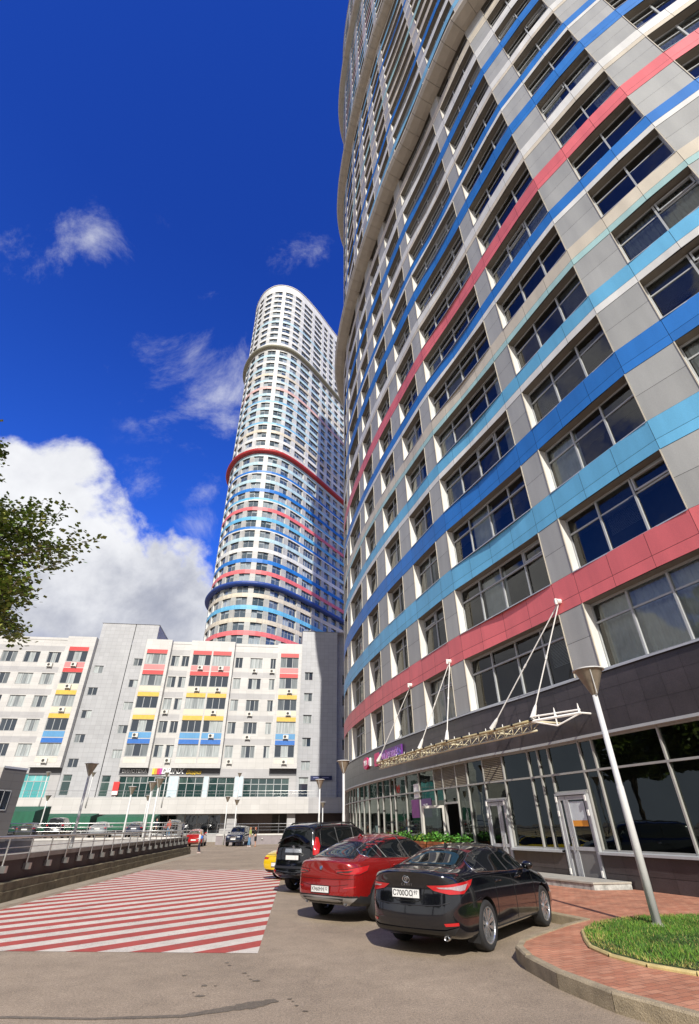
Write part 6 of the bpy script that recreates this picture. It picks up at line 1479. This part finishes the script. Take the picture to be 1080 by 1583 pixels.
    fc.tube([P(-.02, .098, 1.555), P(.02, .098, 1.555)], .004*k, M('lips', (.4, .1, .1), .5) if 'lips' not in bpy.data.materials else bpy.data.materials['lips'], 5)
    fc.tube([P(0, .09, 1.61), P(0, .118, 1.58)], .009*k, SKIN, 6); fc.build('face', e)
    if pack:
        b = [(P(0, -.17, 1.36), (.10*k, .07*k)), (P(0, -.20, 1.22), (.14*k, .10*k)), (P(0, -.18, 1.06), (.12*k, .08*k))]; o = skin_mesh('backpack', b, [(0, 1), (1, 2)], pack, None); M_ = e.matrix_basis; o.location = loc; o.rotation_euler = (0, 0, rz); tag(o, 'blue backpack worn by the child walking on the road', 'backpack')
    return e
cl = lambda n, c: M('cloth_'+n, c, .85, var=.15, vs=15)
BLUEB = cl('bright_blue', (.02, .16, .60)); NAVY = cl('navy', (.012, .016, .04)); WSH = cl('white', (.65, .66, .70)); BLKC = cl('black', (.01, .01, .012)); OLV = cl('olive', (.30, .34, .10)); JEANS = cl('jeans', (.10, .22, .36)); WSHOE = cl('shoe_white', (.6, .55, .55)); BRN = cl('brown', (.35, .16, .08))
person('child in dark trousers and white top walking left near the end of the ramp wall', (-11.85, 45.2, 0), radians(78), 1.42, ((.25, .35), (-.22, .1)), ((.5, 1.4), (-.3, .3)), dict(top=WSH, bottom=NAVY, shoe=WSHOE), pack=BLUEB)
person('standing person in a yellow-green top and blue jeans beside the navy car', (-10.35, 58.4, 0), radians(-60), 1.68, ((.08, .05), (-.05, .05)), ((.2, .6), (.1, .4)), dict(top=OLV, bottom=JEANS, shoe=WSHOE), lean=.12, hair=HAIRB)
person('standing person dressed in a black jacket and black skirt beside the navy car', (-9.75, 58.5, 0), radians(70), 1.68, ((.05, .05), (-.08, .05)), ((.3, 1.2), (.2, .9)), dict(top=BLKC, bottom=BLKC, shoe=BRN), lean=.10, skirt=True, hair=M('hair_auburn', (.30, .07, .03), .7))
person('person in a dark jacket seen behind the upper railing beside the lamp pair', (-19.2, 56.2, .84), radians(150), 1.6, ((.1, .1), (-.1, .1)), ((.2, .5), (.1, .4)), dict(top=NAVY, bottom=BLKC, shoe=BLKC), hair=HAIRD)
person('person in a reddish top seen behind the upper railing near the balusters', (-18.0, 56.4, .84), radians(170), 1.55, ((.1, .1), (-.1, .1)), ((.2, .5), (.1, .4)), dict(top=cl('rust', (.45, .10, .07)), bottom=JEANS, shoe=BLKC), hair=HAIRD)

# ------------------------------------------------------------------ planters
WOODP = M('orange_timber_slats', (.36, .12, .035), .6, var=.3, vs=4); LF = [M('leaf_%d' % i, c, .55, var=.3, vs=6) for i, c in enumerate(((.05, .17, .02), (.09, .26, .03), (.03, .10, .015), (.20, .32, .03)))]
def foliage(mb, c, rx, ry, rz, n, size, mats, R):
    for i in range(n):
        u = R.gauss(0, .45); v = R.gauss(0, .45); w = abs(R.gauss(0, .5)); p = Vector(c)+Vector((u*rx, v*ry, w*rz)); a = R.uniform(0, 2*pi); t = R.uniform(-.8, .9); s_ = size*R.uniform(.6, 1.3)
        d = Vector((cos(a)*cos(t), sin(a)*cos(t), sin(t))); sd = d.cross(Vector((R.uniform(-1, 1), R.uniform(-1, 1), 1))).normalized()*s_*.38
        mb.poly([p-d*s_*.1, p+d*s_*.45+sd, p+d*s_, p+d*s_*.45-sd], R.choice(mats))
R = random.Random(6)
for i, (s0, s1, lb) in enumerate(((22.4, 23.8, 'wooden slatted planter with leafy greens nearest the grey door'), (24.0, 25.4, 'orange timber planter with upright greens, second from the grey door'), (25.6, 27.0, 'orange timber planter with yellow-green leaves, third from the grey door'), (27.6, 29.0, 'timber planter with dark bushy plant beside the open white door'), (29.3, 30.7, 'timber planter furthest from the grey door'))):
    a, b = CV1.at(s0, 1.0), CV1.at(s1, 1.0); T = (b-a).normalized(); nrm = Vector((-T.y, T.x, 0)); c = (a+b)/2; e = empty('planter', (c.x, c.y, .325), label=lb, cat='planter', group='timber planters by the shop front')
    m = MB(); F = frameT((0, 0, 0), T, nrm, (0, 0, 1)); w = (b-a).length/2
    for j in range(6): m.box((-w, -.2, .04+j*.125), (w, .2, .04+j*.125+.105), WOODP, F)
    m.box((-w+.02, -.18, 0), (w-.02, .18, .75), BACK, F); m.build('box', e)
    for k in range(4):
        f = MB(); foliage(f, F @ Vector((-w+.15+k*(2*w-.3)/3, 0, .78)), .2, .16, .26 if i % 2 else .18, 150, .11, [LF[R.choice((0, 1, 2))], LF[1] if i != 2 else LF[3], LF[i % 4 if i != 3 else 0]], R); f.build('plant', e)
po_ = MB(); p = CV1.at(27.3, 1.3)
for j in range(7): po_.tube([(p.x-.3, p.y-.3, PH+j*.1), (p.x-.3, p.y-.3, PH+(j+1)*.1)], .035, SWH if j % 2 else TLR, 10)
tag(po_.build('bollard'), 'short red and white striped post by the leftmost planter', 'bollard')

# ------------------------------------------------------------------ tree at the left edge, and what the glass mirrors
BARK = M('bark', (.09, .065, .045), .9, var=.4, vs=8, bump=.8, bs=20)
TL = [M('tree_leaf_%d' % i, c, .45, var=.3, vs=5) for i, c in enumerate(((.12, .18, .03), (.19, .25, .04), (.06, .10, .018), (.34, .35, .09)))]
def tree(label, loc, H, trunk_r, limbs, nleaf, leaf, seed, aim=None, cat='tree', spread=.55, tag_group=None):
    R = random.Random(seed); e = empty('tree', loc, label=label, cat=cat); t = MB(); lf = MB()
    t.tube([(0, 0, 0), (.05, .05, H*.3), (-.05, .1, H*.55), (0, 0, H*.8), (.05, 0, H*.97)], [trunk_r, trunk_r*.8, trunk_r*.6, trunk_r*.3, .03], BARK, 10)
    tips = []
    def branch(p, d, L_, r, lev):
        pts = [p]; n = 5
        for i in range(n):
            d = (d+Vector((R.uniform(-.22, .22), R.uniform(-.22, .22), R.uniform(-.12, .14)))).normalized(); p = p+d*L_/n; pts.append(p)
            if lev < 2 and i > 0:
                for s_ in range(2 if lev == 0 else 1):
                    dd = (d+Vector((R.uniform(-1, 1), R.uniform(-1, 1), R.uniform(-.5, .6)))*.9).normalized(); branch(p, dd, L_*R.uniform(.35, .55), r*.45, lev+1)
            if lev > 0 or i > 1: tips.append((p, .5 if lev == 2 else .62))
        t.tube(pts, [r*(1-.75*i/n) for i in range(n+1)], BARK, 6 if lev == 0 else 4, caps=False)
    for (z, az, el, L_) in limbs: branch(Vector((0, 0, z)), Vector((cos(az)*cos(el), sin(az)*cos(el), sin(el))), L_, trunk_r*.4, 0)
    per = max(4, nleaf//len(tips)); 
    for (p, rr) in tips:
        dark = R.random()
        for i in range(per):
            q = p+Vector((R.gauss(0, rr*spread), R.gauss(0, rr*spread), R.gauss(-.03, rr*.3))); a = R.uniform(0, 2*pi); tl = R.uniform(-.9, .5); s_ = leaf*R.uniform(.6, 1.25)
            d = Vector((cos(a)*cos(tl), sin(a)*cos(tl), sin(tl))); sd = d.cross(Vector((R.uniform(-.6, .6), R.uniform(-.6, .6), 1))).normalized()*s_*.42
            m_ = TL[2] if dark < .25 and R.random() < .6 else TL[R.choice((0, 0, 1, 1, 3))]
            lf.poly([q, q+d*s_*.5+sd, q+d*s_, q+d*s_*.5-sd], m_)
    t.build('trunk', e, smooth=True); lf.build('crown', e); return e
R = random.Random(21)
limbs = []
for i in range(17):
    z = 5.2+i*.52; az = R.uniform(-.9, .9) if i % 3 else R.uniform(1.5, 5); limbs.append((z+1.6, az, R.uniform(-.15, .3), max(1.3, 3.4-abs(z-7.0)*.42)*R.uniform(.85, 1.1)))
limbs += [(8.2, .35, .0, 3.6), (8.8, .0, .04, 4.2), (9.4, .25, .12, 3.9), (10.9, .1, .15, 2.9), (8.0, .1, -.12, 3.8), (10.2, -.1, .1, 2.6), (7.6, -.3, -.1, 3.4)]
tree('leafy tree whose dark green branches reach in from the left edge of the picture', (-16.1, 14.2, 0), 14.6, .22, limbs, 40000, .18, 21, spread=.34)
# ------------------------------------------------------------------ surroundings beside and behind the camera, seen in the glass and in shadows
def crown(mb, c, r, h, n, leaf, R):
    for i in range(n):
        a = R.uniform(0, 2*pi); z = R.uniform(-1, 1); k = (1-z*z)**.5; rr = r*(.75+.3*sin(a*3+z*4))*R.uniform(.75, 1.0)
        p = Vector(c)+Vector((cos(a)*k*rr, sin(a)*k*rr, z*h)); d = Vector((R.uniform(-1, 1), R.uniform(-1, 1), R.uniform(-1, 1))).normalized(); sd = d.cross(Vector((R.uniform(-1, 1), R.uniform(-1, 1), 1))).normalized()*leaf*.45
        mb.poly([p-d*leaf*.5, p+sd, p+d*leaf*.5, p-sd], R.choice(TL[:3]))
R = random.Random(31)
for i, (x, y, h, r, lb) in enumerate(((-22, 2, 12, 4.2, 'bushy tree beyond the ramp, mirrored in the right-hand glass'), (-17, -7, 13, 4.6, 'round tree behind and left of the camera'), (-28, 11, 11, 4.0, 'wide tree left of the ramp wall'), (-9, -14, 14, 5, 'tall tree behind the camera'), (-25.5, 19.5, 13, 4.2, 'dense tree left of the car park'), (-31, 25, 14, 4.6, 'broad tree beyond the car park entrance'), (-37.5, 32, 14, 4.6, 'far leafy tree screening the car park'), (-23, 12.5, 12, 3.6, 'short bushy tree by the ramp entrance'))):
    e = empty('tree', (x, y, 0), label=lb, cat='tree'); t = MB(); t.tube([(0, 0, 0), (.1, 0, h*.4), (0, .1, h*.75)], [.25, .2, .08], BARK, 8)
    for k in range(6): a = k*1.05; t.tube([(0, 0, h*.35+k*.4), (cos(a)*r*.6, sin(a)*r*.6, h*.55+k*.3)], [.09, .03], BARK, 5)
    t.build('trunk', e, smooth=True); c = MB(); 
    for (cx, cy, cz, cr) in ((0, 0, .66, .8), (.45, .2, .55, .6), (-.5, .1, .58, .6), (.1, -.5, .55, .6), (-.1, .4, .78, .55), (.2, -.1, .84, .45)): crown(c, (cx*r, cy*r, cz*h), cr*r, cr*r*.8, 1500, .42, R)
    c.build('crown', e)
